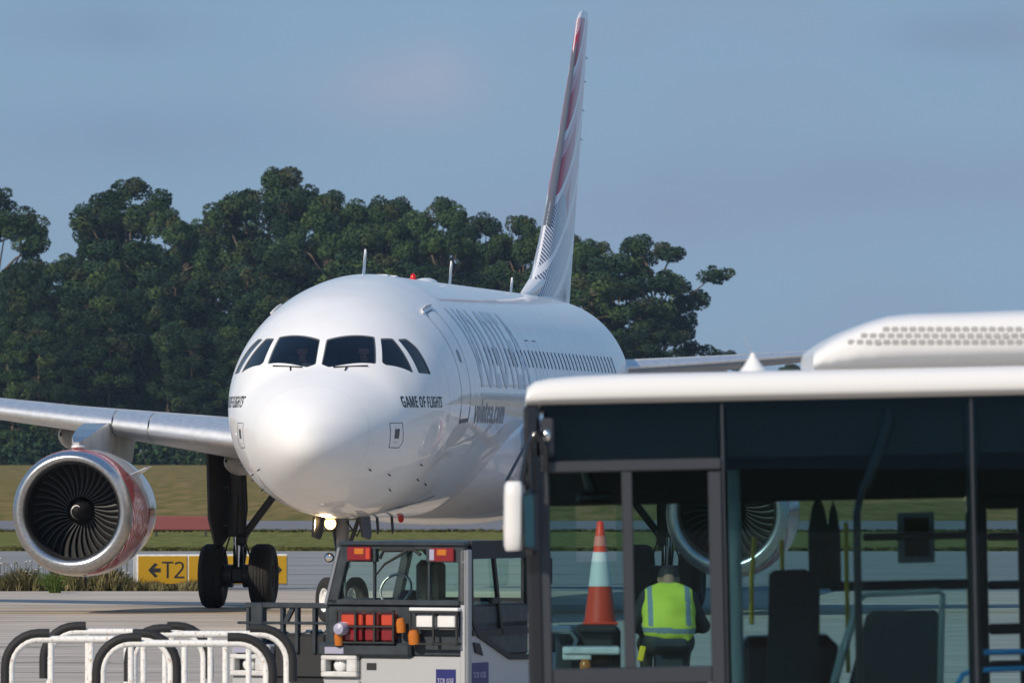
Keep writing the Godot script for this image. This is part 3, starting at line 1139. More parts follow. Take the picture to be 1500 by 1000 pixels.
func build_fuselage_details() -> void:
	# cabin windows
	var w := MB.new()
	var poly := PackedVector2Array()
	var p0 := disc_poly(0.055, 0.165, 0.05)
	for p in p0:
		poly.append(Vector2(15.0 + p.x, 1.228 * QS + p.y / 2.02 * QS))
	skin_patch(w, poly, 0.004, 0.08)
	var wm := w.mesh()
	var w2 := MB.new()
	skin_patch(w2, flip(poly), 0.004, 0.08)
	var wm2 := w2.mesh()
	for i in 37:
		var st := 7.45 + i * 0.533
		var o := part("cabin_window", wm, M.cabin_window_dark, plane)
		o.position.z = 15.0 - st
		var o2 := part("cabin_window", wm2, M.cabin_window_dark, plane)
		o2.position.z = 15.0 - st
	# forward doors with their dark joints, small window and scuff plate
	for s in [-1.0, 1.0]:
		var b := MB.new()
		var d0 := 4.98
		var d1 := 5.80
		for seg in [[[d0, 0.80], [d0, 1.66]], [[d1, 0.80], [d1, 1.66]], [[d0, 0.80], [d0 + 0.12, 0.745], [d1 - 0.12, 0.745], [d1, 0.80]]]:
			var l := []
			for p in seg: l.append(Vector2(p[0], p[1] * QS * s))
			skin_line(b, l, 0.018, 0.003)
		var door := part("cabin_door", b, M.seam_grey, plane)
		var sc := MB.new()
		skin_line(sc, [Vector2(d0, 1.66 * QS * s), Vector2(d0, 1.77 * QS * s), Vector2(d1, 1.77 * QS * s), Vector2(d1, 1.66 * QS * s)], 0.05, 0.004)
		part("door_sill", sc, M.seam_grey, door)
		var dw := MB.new()
		var pl := PackedVector2Array()
		for p in disc_poly(0.08, 0.12, 0.07):
			pl.append(Vector2(5.4 + p.x, (1.215 + p.y / 2.0) * QS * s))
		skin_patch(dw, pl, 0.006, 0.08)
		part("door_window", dw, M.window_dark, door)
		var dr := MB.new()                     # rain gutter above the door
		dr.tube([skin_pt(4.9, 0.735 * s, 0.012), skin_pt(4.95, 0.70 * s, 0.02), skin_pt(5.4, 0.69 * s, 0.02), skin_pt(5.85, 0.70 * s, 0.02)], 0.022, 6)
		part("door_gutter", dr, M.seam_pale, door)
		# overwing exit outlines
		for e in [14.6, 15.6]:
			var ex := MB.new()
			var lp := []
			for p in [[e, 1.05], [e, 1.50], [e + 0.52, 1.50], [e + 0.52, 1.05], [e, 1.05]]:
				lp.append(Vector2(p[0], p[1] * QS * s))
			skin_line(ex, lp, 0.014, 0.003)
			part("overwing_exit", ex, M.seam_grey, plane)
		# avionics / pressure panel low on the nose with its dark placard
		var pb := MB.new()
		var out := [[1.56, 1.50], [1.94, 1.56], [2.02, 1.80], [1.94, 1.865], [1.62, 1.85], [1.56, 1.50]]
		var lo := []
		for p in out: lo.append(Vector2(p[0], p[1] * QS * s))
		skin_line(pb, lo, 0.016, 0.003)
		var panel := part("access_panel", pb, M.seam_grey, plane)
		var pk := MB.new()
		skin_patch(pk, qq([[1.72, 1.615 * s], [1.86, 1.625 * s], [1.86, 1.745 * s], [1.72, 1.735 * s]]), 0.006, 0.1)
		part("placard", pk, M.seam_grey, panel)
		var pt := MB.new()
		skin_patch(pt, qq([[1.72, 1.775 * s], [1.85, 1.785 * s], [1.85, 1.805 * s], [1.72, 1.795 * s]]), 0.006, 0.1)
		part("placard", pt, M.seam_pale, panel)
		# pitot probes and angle of attack vanes
		for q in [[1.35, 2.20], [2.05, 2.22], [3.15, 2.10], [3.6, 2.28], [2.6, 2.42], [4.6, 2.35]]:
			var pr := MB.new()
			var base := skin_pt(q[0], q[1] * s, 0.0)
			var tip := skin_pt(q[0], q[1] * s, 0.045)
			pr.tube([base, tip, tip + Vector3(0, 0, 0.05)], [0.013, 0.011, 0.007], 6)
			part("probe", pr, M.dark_steel, plane)
	# lettering
	part("nose_lettering", skin_text("GAME OF FLIGHTS", 0.18, 0.70, Vector2(2.03, 3.585), 1.0, 0.004, 0.1, true), M.letter_black, plane)
	part("nose_lettering", skin_text("GAME OF FLIGHTS", 0.18, 0.70, Vector2(3.40, 3.585), -1.0, 0.004, 0.1, true), M.letter_black, plane)
	part("fuselage_lettering", skin_text("VOLOTEA", 1.42, 0.78, Vector2(6.75, 1.50 * QS), 1.0, 0.005, 0.22), M.letter_blue_grey, plane)
	part("fuselage_lettering", skin_text("VOLOTEA", 1.42, 0.78, Vector2(12.4, -1.50 * QS), -1.0, 0.005, 0.22), M.letter_blue_grey, plane)
	part("web_lettering", skin_text("volotea.com", 0.36, 1.25, Vector2(6.35, 1.80 * QS), 1.0, 0.005, 0.2), M.letter_grey, plane)
	var lt := MB.new()
	skin_line(lt, [Vector2(7.0, 1.555 * QS), Vector2(13.5, 1.555 * QS)], 0.03, 0.004)
	part("sill_stripe", lt, M.letter_blue_grey, plane)
	# roof antennas, beacon, satellite dome
	for q in [[6.7, 0.40, 0.0], [17.2, 0.42, 0.0], [25.6, 0.28, 0.0]]:
		var an := MB.new()
		var z: float = q[0]
		an.face([Vector3(0, 5.86, -z + 0.16), Vector3(0.012, 5.86, -z - 0.14), Vector3(0.005, 5.87 + q[1], -z - 0.34), Vector3(0, 5.87 + q[1], -z - 0.22)], Vector3(1, 0, 0))
		an.face([Vector3(0, 5.86, -z + 0.16), Vector3(-0.012, 5.86, -z - 0.14), Vector3(-0.005, 5.87 + q[1], -z - 0.34), Vector3(0, 5.87 + q[1], -z - 0.22)], Vector3(-1, 0, 0))
		an.bar(Vector3(0, 5.8, -z), Vector3(0, 5.87 + q[1], -z - 0.27), 0.03, 0.10, 0.01)
		part("antenna", an, M.white_paint, plane)
	var be := MB.new()
	be.sphere(Vector3(0, 5.89, -12.6), Vector3(0.06, 0.10, 0.06), 8, 10)
	part("roof_beacon", be, M.beacon_red, plane)
	var dm := MB.new()
	dm.sphere(Vector3(0, 5.85, -14.2), Vector3(0.2, 0.09, 0.6), 8, 12)
	part("antenna_dome", dm, M.white_paint, plane)
	for z in [8.6, 9.6]:
		var sm := MB.new()
		sm.box(Vector3(0.05, 5.875, -z), Vector3(0.22, 0.03, 0.3), 0.01)
		part("roof_fitting", sm, M.seam_pale, plane)
	# things under the belly
	var bb := MB.new()
	bb.sphere(Vector3(0.25, 1.71, -9.4), Vector3(0.055, 0.08, 0.055), 8, 10)
	part("belly_beacon", bb, M.beacon_red, plane)
	for q in [[7.6, 0.1], [8.3, 0.25]]:
		var fb := MB.new()
		fb.bar(Vector3(q[1], 1.78, -q[0]), Vector3(q[1], 1.48, -q[0] - 0.15), 0.03, 0.14, 0.01)
		part("belly_antenna", fb, M.dark_steel, plane)
	for q in [[4.6, 2.75], [4.6, -2.75], [5.3, 2.72], [6.4, 2.62]]:
		var sl := MB.new()
		skin_line(sl, [Vector2(q[0], q[1] * QS), Vector2(q[0] + 0.9, (q[1] - 0.10) * QS)], 0.03, 0.004)
		part("drain_slot", sl, M.seam_grey, plane)
	# fairing between belly and wings
	var bf := MB.new()
	var g := []
	for i in 27:
		var k := i / 26.0
		var e := pow(sin(PI * clampf(k * 0.96 + 0.02, 0, 1)), 0.45)
		var zz := -lerpf(9.9, 22.4, k)
		var rg := PackedVector3Array()
		for j in 40:
			var t := TAU * j / 40
			var sx := signf(sin(t)) * pow(absf(sin(t)), 0.8)
			var sy := signf(cos(t)) * pow(absf(cos(t)), 0.8)
			rg.append(Vector3(sx * (1.2 + 1.08 * e), 2.75 + sy * (0.55 + 0.68 * e), zz))
		g.append(rg)
	bf.grid(g)
	part("belly_fairing", bf, M.white_paint, plane)
	var fl := MB.new()
	var arc := []
	for i in 12:
		var t := i / 11.0
		arc.append(Vector3(2.02 + 0.30 * sin(t * PI * 0.5), 2.35 + 0.95 * sin(t * PI * 0.5), -9.9 - 2.4 * t))
	fl.tube(arc, 0.028, 6)
	part("fairing_seal", fl, M.seam_grey, plane)


# ---- wings
func foil(lead: Vector3, chord: float, thick: float, twist: float, side_axis := Vector3.UP, from := 0.0, to := 1.0, grow := 0.0, n := 14) -> PackedVector3Array:
	# closed ring of an airfoil from its upper trailing end round the nose to the lower one; chord runs aft (-z)
	var r := PackedVector3Array()
	for up in [1, -1]:
		for i in n:
			var k := float(i) / (n - 1)
			var x := (lerpf(to, from, pow(k, 0.6)) if up == 1 else lerpf(from, to, pow(k, 1.7)))
			if up == -1 and i == 0:
				continue
			x = clampf(x, 0.0, 1.0)
			var y := 5.0 * thick * (0.2969 * sqrt(x) - 0.1260 * x - 0.3516 * x * x + 0.2843 * x * x * x - 0.1036 * x * x * x * x)
			var camber: float = 0.018 * sin(PI * pow(x, 0.8)) if side_axis == Vector3.UP else 0.0
			var o: float = (camber + y * up * (1.0 if up == 1 else 0.92)) * chord + grow * up
			r.append(lead + Vector3(0, 0, -1) * (x * chord - grow) + side_axis * (o - tan(twist) * x * chord))
	return r


func wing_lead(y: float) -> Vector3:
	var k := absf(y) - 1.975
	return Vector3(y, 2.90 + 0.118 * k - 0.0006 * k * k, -(11.9 + k * 0.515))


func wing_chord(y: float) -> float:
	y = absf(y)
	return lerpf(6.3, 3.95, (y - 1.975) / 4.425) if y < 6.4 else lerpf(3.95, 1.5, (y - 6.4) / 10.65)


func wing_thick(y: float) -> float:
	return lerpf(0.145, 0.108, clampf((absf(y) - 1.975) / 8.0, 0, 1))


func build_wings() -> void:
	for s in [-1.0, 1.0]:
		var b := MB.new()
		var g := []
		for y in [1.2, 1.975, 3.2, 4.5, 5.4, 6.4, 8.5, 10.6, 12.7, 14.8, 16.6, 17.05]:
			var yy: float = y * s
			var ch := wing_chord(yy) * (0.72 if y == 17.05 else 1.0)
			var ld := wing_lead(yy)
			if y == 17.05:
				ld.z -= 0.3
			g.append(foil(ld, ch, wing_thick(yy) * (0.6 if y == 17.05 else 1.0), deg_to_rad(lerpf(3.5, 0.5, (y - 1.2) / 15.85))))
		b.grid(g, true, true)
		var w := part("wing", b, M.grey_paint, plane)
		# leading-edge slats of bare metal, split into panels
		for q in [[2.15, 4.86], [4.89, 5.58], [5.61, 9.0], [9.03, 12.2], [12.23, 15.2], [15.23, 16.6]]:
			var sl := MB.new()
			var gg := []
			for i in 5:
				var y: float = lerpf(q[0], q[1], i / 4.0) * s
				var ring_ := foil(wing_lead(y), wing_chord(y), wing_thick(y), deg_to_rad(lerpf(3.5, 0.5, (absf(y) - 1.2) / 15.85)), Vector3.UP, 0.0, 0.15, 0.008, 10)
				gg.append(ring_)
			sl.grid(gg, false)
			part("slat", sl, M.bare_aluminium, w)
		# flap-track fairings
		for y in [3.75, 6.95, 10.4]:
			var yy: float = y * s
			var ld := wing_lead(yy)
			var ch := wing_chord(yy)
			var fg := []
			for i in 13:
				var k := i / 12.0
				var rr := 0.20 * pow(sin(PI * clampf(pow(k, 0.7), 0.02, 0.98)), 0.7)
				var c := ld + Vector3(0, -ch * wing_thick(yy) * 0.42 - 0.12 - 0.10 * k, -lerpf(ch * 0.42, ch * 1.14, k))
				var rg := PackedVector3Array()
				for j in 14:
					var t := TAU * j / 14
					rg.append(c + Vector3(cos(t) * rr * 0.75, sin(t) * rr * 1.15, 0))
				fg.append(rg)
			var fm := MB.new()
			fm.grid(fg)
			part("flap_track_fairing", fm, M.grey_paint, w)


# ---- engines
func nacelle_image() -> ImageTexture:
	# the cowl's livery unrolled: red over the crown, white flanks with fine red stripes
	var W := 1024
	var H := 256
	var im := Image.create(W, H, false, Image.FORMAT_RGB8)
	var white := lin(0.78, 0.78, 0.775)
	var red := lin(0.46, 0.028, 0.045)
	var dark := lin(0.20, 0.012, 0.022)
	for x in W:
		var ang := float(x) / W * 360.0          # 0 = top, grows round to one side
		var side := absf(ang - 180.0)            # 180 at the top, 0 at the bottom
		for y in H:
			var k := float(y) / H
			var c := white
			var edge := 0.17 if side > 116.0 else maxf(0.0, 0.17 - (116.0 - side) * 0.008)
			if k < edge:
				c = red
			var st := fposmod(k * 26.0 + side * 0.085, 1.0)
			if side < 128.0 and side > 14.0 and k < 0.20 + 0.22 * sin((side - 14.0) / 114.0 * PI) and k > edge and st < 0.64:
				c = red
			if side < 92.0 and side > 66.0 and k > 0.42 and k < 0.80:
				c = red if fposmod(k * 14.0, 1.0) < 0.62 else dark
			if side < 64.0 and side > 42.0 and k > 0.40 and k < 0.55:
				c = dark
			if side < 42.0 and k > 0.02 and k < 0.30:
				c = red if fposmod(k * 22.0 + side * 0.03, 1.0) < 0.5 else c
			im.set_pixel(x, y, c)
	return ImageTexture.create_from_image(im)


func build_engine(s: float) -> void:
	if not M.has("nacelle_paint"):
		var nm := mat("nacelle_paint", 1, 1, 1, 0.25, 0.0, 0.6)
		nm.albedo_texture = nacelle_image()
		mat("pylon_metal", 0.30, 0.32, 0.35, 0.16, 0.9)
		var lm := mat("lip_metal", 1, 1, 1, 0.33, 1.0)
		tinted(lm, noise_tex(12, 0.03, lin(0.42, 0.43, 0.44), lin(0.56, 0.57, 0.58), 4), Vector3(0.8, 0.8, 0.8), false)
	var cen := Vector3(5.70 * s - (0.15 if s < 0.0 else 0.0), 1.815, -11.05)
	var SEG := 72
	var prof := func(list: Array) -> Array:
		var g := []
		for q in list:
			var rg := PackedVector3Array()
			for j in SEG:
				var t := TAU * j / SEG
				var r: float = q[0]
				var low := 0.5 - 0.5 * cos(t)          # 0 at the top, 1 at the bottom
				var out: float = clampf((r - 0.84) / 0.25, 0.0, 1.0)
				r += out * (0.075 * low * low - 0.01) + out * 0.02 * absf(sin(t))
				rg.append(cen + Vector3(sin(t) * r * (0.985 if out > 0.0 else 1.0), cos(t) * r, -q[1] - 0.10 * low))
			g.append(rg)
		return g
	var cowl := MB.new()
	var list := [[1.058, 0.245], [1.078, 0.36], [1.092, 0.65], [1.10, 1.1], [1.095, 1.6], [1.07, 2.1], [1.03, 2.6], [0.98, 3.1], [0.94, 3.4], [0.90, 3.4]]
	var uvs := []
	for q in list: uvs.append(clampf((q[1] - 0.245) / 3.155, 0, 1))
	cowl.grid(prof.call(list), true, false, uvs)
	var e := part("engine", cowl, M.nacelle_paint, plane)
	var lip := MB.new()
	var ll := []
	for i in 17:
		var t := PI * i / 16.0
		# from the outside round the front to the throat
		ll.append([0.935 + 0.112 * cos(t) + (0.010 * maxf(cos(t), 0.0)), 0.24 - 0.235 * sin(t) - 0.0])
	ll.push_front([1.056, 0.244])
	ll.append([0.822, 0.30])
	lip.grid(prof.call(ll))
	part("inlet_lip", lip, M.lip_metal, e)
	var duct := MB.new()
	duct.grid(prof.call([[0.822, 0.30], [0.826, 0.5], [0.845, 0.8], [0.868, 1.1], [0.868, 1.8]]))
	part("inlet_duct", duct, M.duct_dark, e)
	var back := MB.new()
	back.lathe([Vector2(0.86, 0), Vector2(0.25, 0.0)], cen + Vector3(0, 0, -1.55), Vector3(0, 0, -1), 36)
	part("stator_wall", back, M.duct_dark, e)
	# fan blades
	var bl := MB.new()
	var bg := []
	for i in 7:
		var r := lerpf(0.24, 0.862, i / 6.0)
		var tw := lerpf(0.45, 1.05, i / 6.0)
		var ch := lerpf(0.16, 0.20, i / 6.0)
		var sweep := 0.09 * sin(i / 6.0 * 2.6) - 0.05 * i / 6.0
		var c := Vector3(sweep, r, 0)
		var d := Vector3(sin(tw), 0, -cos(tw)) * ch * 0.5
		var m := Vector3(cos(tw), 0, sin(tw)) * 0.008
		bg.append(PackedVector3Array([c - d, c - d * 0.4 + m, c + d * 0.3 + m * 1.3, c + d, c + d * 0.3 - m * 0.3, c - d * 0.4 - m * 0.3]))
	bl.grid(bg)
	var bm := bl.mesh()
	for k in 36:
		var o := part("fan_blade", bm, M.blade_dark, e)
		o.position = cen + Vector3(0, 0, -1.12)
		o.rotation.z = TAU * k / 36.0
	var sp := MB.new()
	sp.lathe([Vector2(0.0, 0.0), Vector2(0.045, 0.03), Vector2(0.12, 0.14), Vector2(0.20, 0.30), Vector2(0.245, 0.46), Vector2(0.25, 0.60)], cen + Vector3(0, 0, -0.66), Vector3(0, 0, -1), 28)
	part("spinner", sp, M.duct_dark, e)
	var sw := MB.new()
	var sg := []
	for i in 18:
		var t := 0.9 + i * 0.27
		var along := 0.05 + 0.012 * i
		var rr := lerpf(0.035, 0.245, clampf(along / 0.46, 0, 1)) * 1.06 + 0.012
		var wd := 0.028 * sin(PI * (i + 0.6) / 18.5)
		var r1 := rr - wd * 0.5
		var r2 := rr + wd * 0.5
		sg.append(PackedVector3Array([cen + Vector3(cos(t) * r1, sin(t) * r1, -0.655 - along + wd * 0.7), cen + Vector3(cos(t) * r2, sin(t) * r2, -0.655 - along - wd * 0.7)]))
	for i in 17:
		sw.quad(sg[i][0], sg[i + 1][0], sg[i + 1][1], sg[i][1], Vector3(0, 0, 1))
	part("spinner_swirl", sw, M.lamp_white, e)
	# core cowl and exhaust cone
	var co := MB.new()
	co.lathe([Vector2(0.78, 2.9), Vector2(0.76, 3.4), Vector2(0.62, 4.3), Vector2(0.48, 4.7), Vector2(0.44, 4.7), Vector2(0.30, 4.6), Vector2(0.02, 5.2)], cen, Vector3(0, 0, -1), 32)
	part("exhaust_cone", co, M.titanium, e)
	# pylon: flat sided, its cap a polished strip rising from the cowl to the leading edge
	var py := MB.new()
	var cap := MB.new()
	var pst := [[0.62, 0.95, 1.20, 0.05], [1.0, 0.95, 1.30, 0.15], [1.7, 0.92, 1.43, 0.20], [2.5, 0.86, 1.54, 0.22], [3.3, 0.75, 1.56, 0.22], [4.3, 0.70, 1.46, 0.20], [5.4, 0.85, 1.38, 0.15], [6.3, 1.2, 1.34, 0.04]]
	for i in pst.size() - 1:
		var q: Array = pst[i]
		var w: Array = pst[i + 1]
		var c0 := cen + Vector3(0, 0, -q[0])
		var c1 := cen + Vector3(0, 0, -w[0])
		for sx in [-1.0, 1.0]:
			py.quad(c0 + Vector3(sx * q[3], q[1], 0), c1 + Vector3(sx * w[3], w[1], 0), c1 + Vector3(sx * w[3], w[2], 0), c0 + Vector3(sx * q[3], q[2], 0), Vector3(sx, 0, 0))
		cap.quad(c0 + Vector3(-q[3], q[2], 0), c0 + Vector3(q[3], q[2], 0), c1 + Vector3(w[3], w[2], 0), c1 + Vector3(-w[3], w[2], 0), Vector3.UP)
	var f0: Array = pst[0]
	py.quad(cen + Vector3(-f0[3], f0[1], -f0[0]), cen + Vector3(f0[3], f0[1], -f0[0]), cen + Vector3(f0[3], f0[2], -f0[0]), cen + Vector3(-f0[3], f0[2], -f0[0]), Vector3(0, 0, 1))
	part("pylon", py, M.grey_paint, e)
	part("pylon_cap", cap, M.pylon_metal, e)
	var bp := MB.new()
	bp.sphere(cen + Vector3(0, 1.12, -0.80), Vector3(0.12, 0.05, 0.26), 8, 14)
	part("pylon_fillet", bp, M.white_paint, e)
	# strake on the inboard flank
	var sk := MB.new()
	var i_ := -s
	sk.prism(PackedVector2Array([Vector2(0, 0), Vector2(1.0, 0.0), Vector2(0.92, 0.26), Vector2(0.55, 0.22)]), -0.008, 0.008)
	var ko := part("strake", sk, M.white_paint, e)
	var ax := Vector3(i_ * 0.83, 0.56, 0).normalized()
	ko.transform = Transform3D(Basis(Vector3(0, 0, -1), ax, Vector3(0, 0, -1).cross(ax)), cen + ax * 1.13 + Vector3(0, 0, -0.75))
	# drain mast
	var dr := MB.new()
	dr.bar(cen + Vector3(0.05, -1.2, -1.2), cen + Vector3(0.05, -1.36, -1.3), 0.03, 0.08, 0.005)
	part("drain_mast", dr, M.rubber_black, e)


# ---- landing gear
func wheel(parent: Node3D, c: Vector3, r: float, w: float, rim_r: float, rim_m: Material, turn := Transform3D(), grooves := true) -> void:
	var t := MB.new()
	var h := w * 0.5
	var pr := [Vector2(rim_r * 0.97, -h * 0.78), Vector2(rim_r * 1.12, -h * 0.95), Vector2(r * 0.80, -h), Vector2(r * 0.92, -h * 0.88), Vector2(r * 0.985, -h * 0.62)]
	if grooves:
		for gx in [-0.42, -0.14, 0.14, 0.42]:
			pr.append_array([Vector2(r, h * (gx - 0.045)), Vector2(r - 0.014, h * (gx - 0.03)), Vector2(r - 0.014, h * (gx + 0.03)), Vector2(r, h * (gx + 0.045))])
	pr.append_array([Vector2(r * 0.985, h * 0.62), Vector2(r * 0.92, h * 0.88), Vector2(r * 0.80, h), Vector2(rim_r * 1.12, h * 0.95), Vector2(rim_r * 0.97, h * 0.78)])
	t.lathe(pr, c, Vector3(1, 0, 0), 40)
	part("tyre", t, M.tyre_rubber, parent).transform = turn
	var d := MB.new()
	d.lathe([Vector2(0.01, -h * 0.55), Vector2(rim_r * 0.35, -h * 0.6), Vector2(rim_r * 0.40, -h * 0.35), Vector2(rim_r * 0.80, -h * 0.35), Vector2(rim_r * 0.90, -h * 0.80), Vector2(rim_r, -h * 0.84), Vector2(rim_r, h * 0.84), Vector2(rim_r * 0.90, h * 0.80), Vector2(rim_r * 0.80, h * 0.35), Vector2(rim_r * 0.40, h * 0.35), Vector2(rim_r * 0.35, h * 0.6), Vector2(0.01, h * 0.55)], c, Vector3(1, 0, 0), 28)
	for k in 9:
		var a := TAU * k / 9
		for sx in [-1.0, 1.0]:
			d.box(c + Vector3(sx * h * 0.37, cos(a) * rim_r * 0.62, sin(a) * rim_r * 0.62), Vector3(0.02, 0.05, 0.05), 0.01)
	part("rim", d, rim_m, parent).transform = turn


func build_main_gear(s: float) -> void:
	var x := 3.93 * s
	var z := -17.5
	var b := MB.new()
	b.tube([Vector3(x, 2.9, z + 0.1), Vector3(x, 1.35, z + 0.02)], [0.17, 0.16], 16)
	b.tube([Vector3(x, 1.42, z), Vector3(x, 1.30, z), Vector3(x, 1.30, z)], [0.20, 0.20, 0.17], 16)
	b.tube([Vector3(x - 0.55, 0.584, z), Vector3(x + 0.55, 0.584, z)], 0.085, 12)
	b.box(Vector3(x, 0.60, z), Vector3(0.26, 0.30, 0.28), 0.05)
	var gear := part("main_landing_gear", b, M.gear_grey, plane)
	var pi_ := MB.new()
	pi_.tube([Vector3(x, 1.35, z), Vector3(x, 0.62, z)], 0.095, 14)
	part("shock_piston", pi_, M.oleo_chrome, gear)
	var tl := MB.new()
	tl.bar(Vector3(x, 1.38, z - 0.2), Vector3(x, 1.0, z - 0.48), 0.16, 0.05, 0.01)
	tl.bar(Vector3(x, 1.0, z - 0.48), Vector3(x, 0.66, z - 0.16), 0.16, 0.05, 0.01)
	part("torque_link", tl, M.gear_grey, gear)
	var br := MB.new()
	br.bar(Vector3(x - 0.05 * s, 1.24, z), Vector3(x - 0.80 * s, 2.22, z + 0.05), 0.13, 0.15, 0.03)
	br.bar(Vector3(x - 0.80 * s, 2.22, z + 0.05), Vector3(x - 1.5 * s, 2.85, z + 0.1), 0.11, 0.13, 0.03)
	br.tube([Vector3(x, 1.26, z + 0.05), Vector3(x - 0.16 * s, 1.22, z + 0.05)], 0.12, 10)
	part("side_brace", br, M.gear_grey, gear)
	# leg door hanging outboard of the leg
	var dr := MB.new()
	var pl := PackedVector2Array([Vector2(-0.34, 2.86), Vector2(0.30, 2.86), Vector2(0.26, 1.62), Vector2(0.10, 1.12), Vector2(-0.05, 1.12), Vector2(-0.42, 1.55)])
	dr.xf = Transform3D(Basis(Vector3(0, 0, 1), -0.62), Vector3.ZERO)
	dr.xf = Transform3D(Basis(Vector3(0.62 * s, 0, 0.78), Vector3(0, 1, 0), Vector3(-0.78 * s, 0, 0.62)).orthonormalized(), Vector3(x + 0.34 * s, 0, z + 0.05))
	dr.prism(pl, -0.03, 0.03)
	dr.xf = Transform3D()
	dr.bar(Vector3(x + 0.1 * s, 2.2, z), Vector3(x + 0.34 * s, 2.2, z), 0.05, 0.05)
	dr.bar(Vector3(x + 0.1 * s, 1.5, z), Vector3(x + 0.34 * s, 1.5, z), 0.05, 0.05)
	part("gear_door", dr, M.gear_grey, gear)
	var hs := MB.new()
	for k in 3:
		hs.tube([Vector3(x + 0.16 - 0.12 * k, 2.6, z + 0.18), Vector3(x + 0.20 - 0.17 * k, 1.8, z + 0.22), Vector3(x + 0.14 - 0.13 * k, 1.3, z + 0.22), Vector3(x + 0.30 - 0.30 * k, 0.75, z + 0.12)], 0.016, 5)
	part("brake_hose", hs, M.rubber_black, gear)
	for k in [-1.0, 1.0]:
		wheel(gear, Vector3(x + k * 0.4635, 0.584, z), 0.584, 0.42, 0.27, M.gear_grey)
		var bk := MB.new()
		bk.lathe([Vector2(0.10, 0), Vector2(0.21, 0.0), Vector2(0.21, 0.16), Vector2(0.10, 0.18)], Vector3(x + k * 0.10, 0.584, z), Vector3(k, 0, 0), 20)
		part("brake_unit", bk, M.gear_grey, gear)


func build_nose_gear() -> void:
	var x := -0.11
	var z := -5.07
	var pivot := Vector3(x, 0, z)
	var steer := Transform3D(Basis(), pivot) * Transform3D(Basis(Vector3.UP, deg_to_rad(32.0)), Vector3.ZERO) * Transform3D(Basis(), -pivot)
	var b := MB.new()
	b.tube([Vector3(x, 1.85, z - 0.1), Vector3(x, 0.85, z)], [0.11, 0.10], 14)
	b.tube([Vector3(x, 0.90, z), Vector3(x, 0.40, z)], 0.065, 12)
	b.tube([Vector3(x - 0.25, 0.381, z + 0.16), Vector3(x + 0.25, 0.381, z - 0.16)], 0.055, 10)
	b.box(Vector3(x, 0.98, z + 0.02), Vector3(0.26, 0.16, 0.24), 0.03)
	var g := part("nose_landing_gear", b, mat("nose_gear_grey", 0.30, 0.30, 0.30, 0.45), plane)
	var dg := MB.new()
	dg.tube([Vector3(x - 0.07, 1.15, z), Vector3(x - 0.30, 1.78, z - 0.85)], 0.04, 8)
	dg.tube([Vector3(x + 0.07, 1.15, z), Vector3(x + 0.34, 1.78, z + 0.3)], 0.035, 8)
	dg.tube([Vector3(x + 0.30, 1.76, z + 0.3), Vector3(x - 0.28, 1.76, z + 0.3)], 0.03, 8)
	dg.tube([Vector3(x + 0.1, 1.70, z + 0.2), Vector3(x + 0.28, 1.45, z + 0.2), Vector3(x + 0.42, 1.72, z + 0.2)], 0.02, 6)
	part("drag_brace", dg, M.gear_grey, g)
	for s in [-1.0, 1.0]:
		var d := MB.new()
		var p := PackedVector2Array([Vector2(-0.75, 0.42), Vector2(0.35, 0.42), Vector2(0.30, 0.12), Vector2(0.1, 0.03), Vector2(-0.65, 0.08)])
		d.xf = Transform3D(Basis(Vector3(0, 0, -1), Vector3(-0.12 * s, 0.99, 0), Vector3(0.99 * s, 0.12, 0)).orthonormalized(), Vector3((0.46 if s < 0.0 else 0.40) * s + x * 0.4, 1.36, z + 0.1))
		d.prism(p, -0.02, 0.02)
		part("gear_door", d, M.gear_grey, g)
	for s in [-1.0, 1.0]:
		wheel(g, Vector3(x + 0.25 * s, 0.381, z), 0.381, 0.20, 0.20, M.lamp_white, steer)
	var tl := MB.new()
	tl.bar(Vector3(x, 0.92, z + 0.12), Vector3(x, 0.66, z + 0.30), 0.10, 0.03)
	tl.bar(Vector3(x, 0.66, z + 0.30), Vector3(x, 0.42, z + 0.08), 0.10, 0.03)
	part("torque_link", tl, M.gear_grey, g)
	# lit taxi and take-off lights
	var glow := mat("taxi_lamp", 1, 1, 1, 0.2)
	glow.emission_enabled = true
	glow.emission = Color(1.0, 0.80, 0.52)
	glow.emission_energy_multiplier = 3.5
	for q in [[-0.17, 1.66, 0.10, 0.105], [-0.17, 1.835, 0.09, 0.04]]:
		var hs := MB.new()
		hs.lathe([Vector2(q[2] * 0.3, -0.14), Vector2(q[2] + 0.02, -0.03), Vector2(q[2] + 0.02, 0.02), Vector2(q[2], 0.02)], Vector3(x + q[0], q[1], z + 0.20), Vector3(0, 0, 1), 20)
		part("lamp_housing", hs, M.dark_steel, g)
		var lm := MB.new()
		lm.sphere(Vector3(x + q[0], q[1], z + 0.215), Vector3(q[2], q[3], 0.03), 8, 18)
		part("taxi_lamp", lm, glow, g)
	var turn := MB.new()
	turn.lathe([Vector2(0.02, -0.1), Vector2(0.08, -0.02), Vector2(0.08, 0.02)], Vector3(x - 0.20, 1.09, z + 0.12), Vector3(-0.15, 0, 1), 16)
	part("turnoff_lamp_housing", turn, M.dark_steel, g)
	var tm := MB.new()
	tm.sphere(Vector3(x - 0.20, 1.09, z + 0.14), Vector3(0.07, 0.07, 0.03), 8, 16)
	part("turnoff_lamp", tm, M.chrome, g)
	var sp := SpotLight3D.new()
	sp.name = "taxi_lamp_beam"
	sp.light_color = Color(1.0, 0.86, 0.66)
	sp.light_energy = 6.0
	sp.light_size = 0.1
	sp.spot_range = 300.0
	sp.spot_angle = 40.0
	sp.spot_attenuation = 2.0
	sp.shadow_enabled = true
	plane.add_child(sp)
	sp.position = Vector3(x - 0.20, 1.62, z + 0.62)
	sp.rotation = Vector3(deg_to_rad(-3.0), PI, 0)


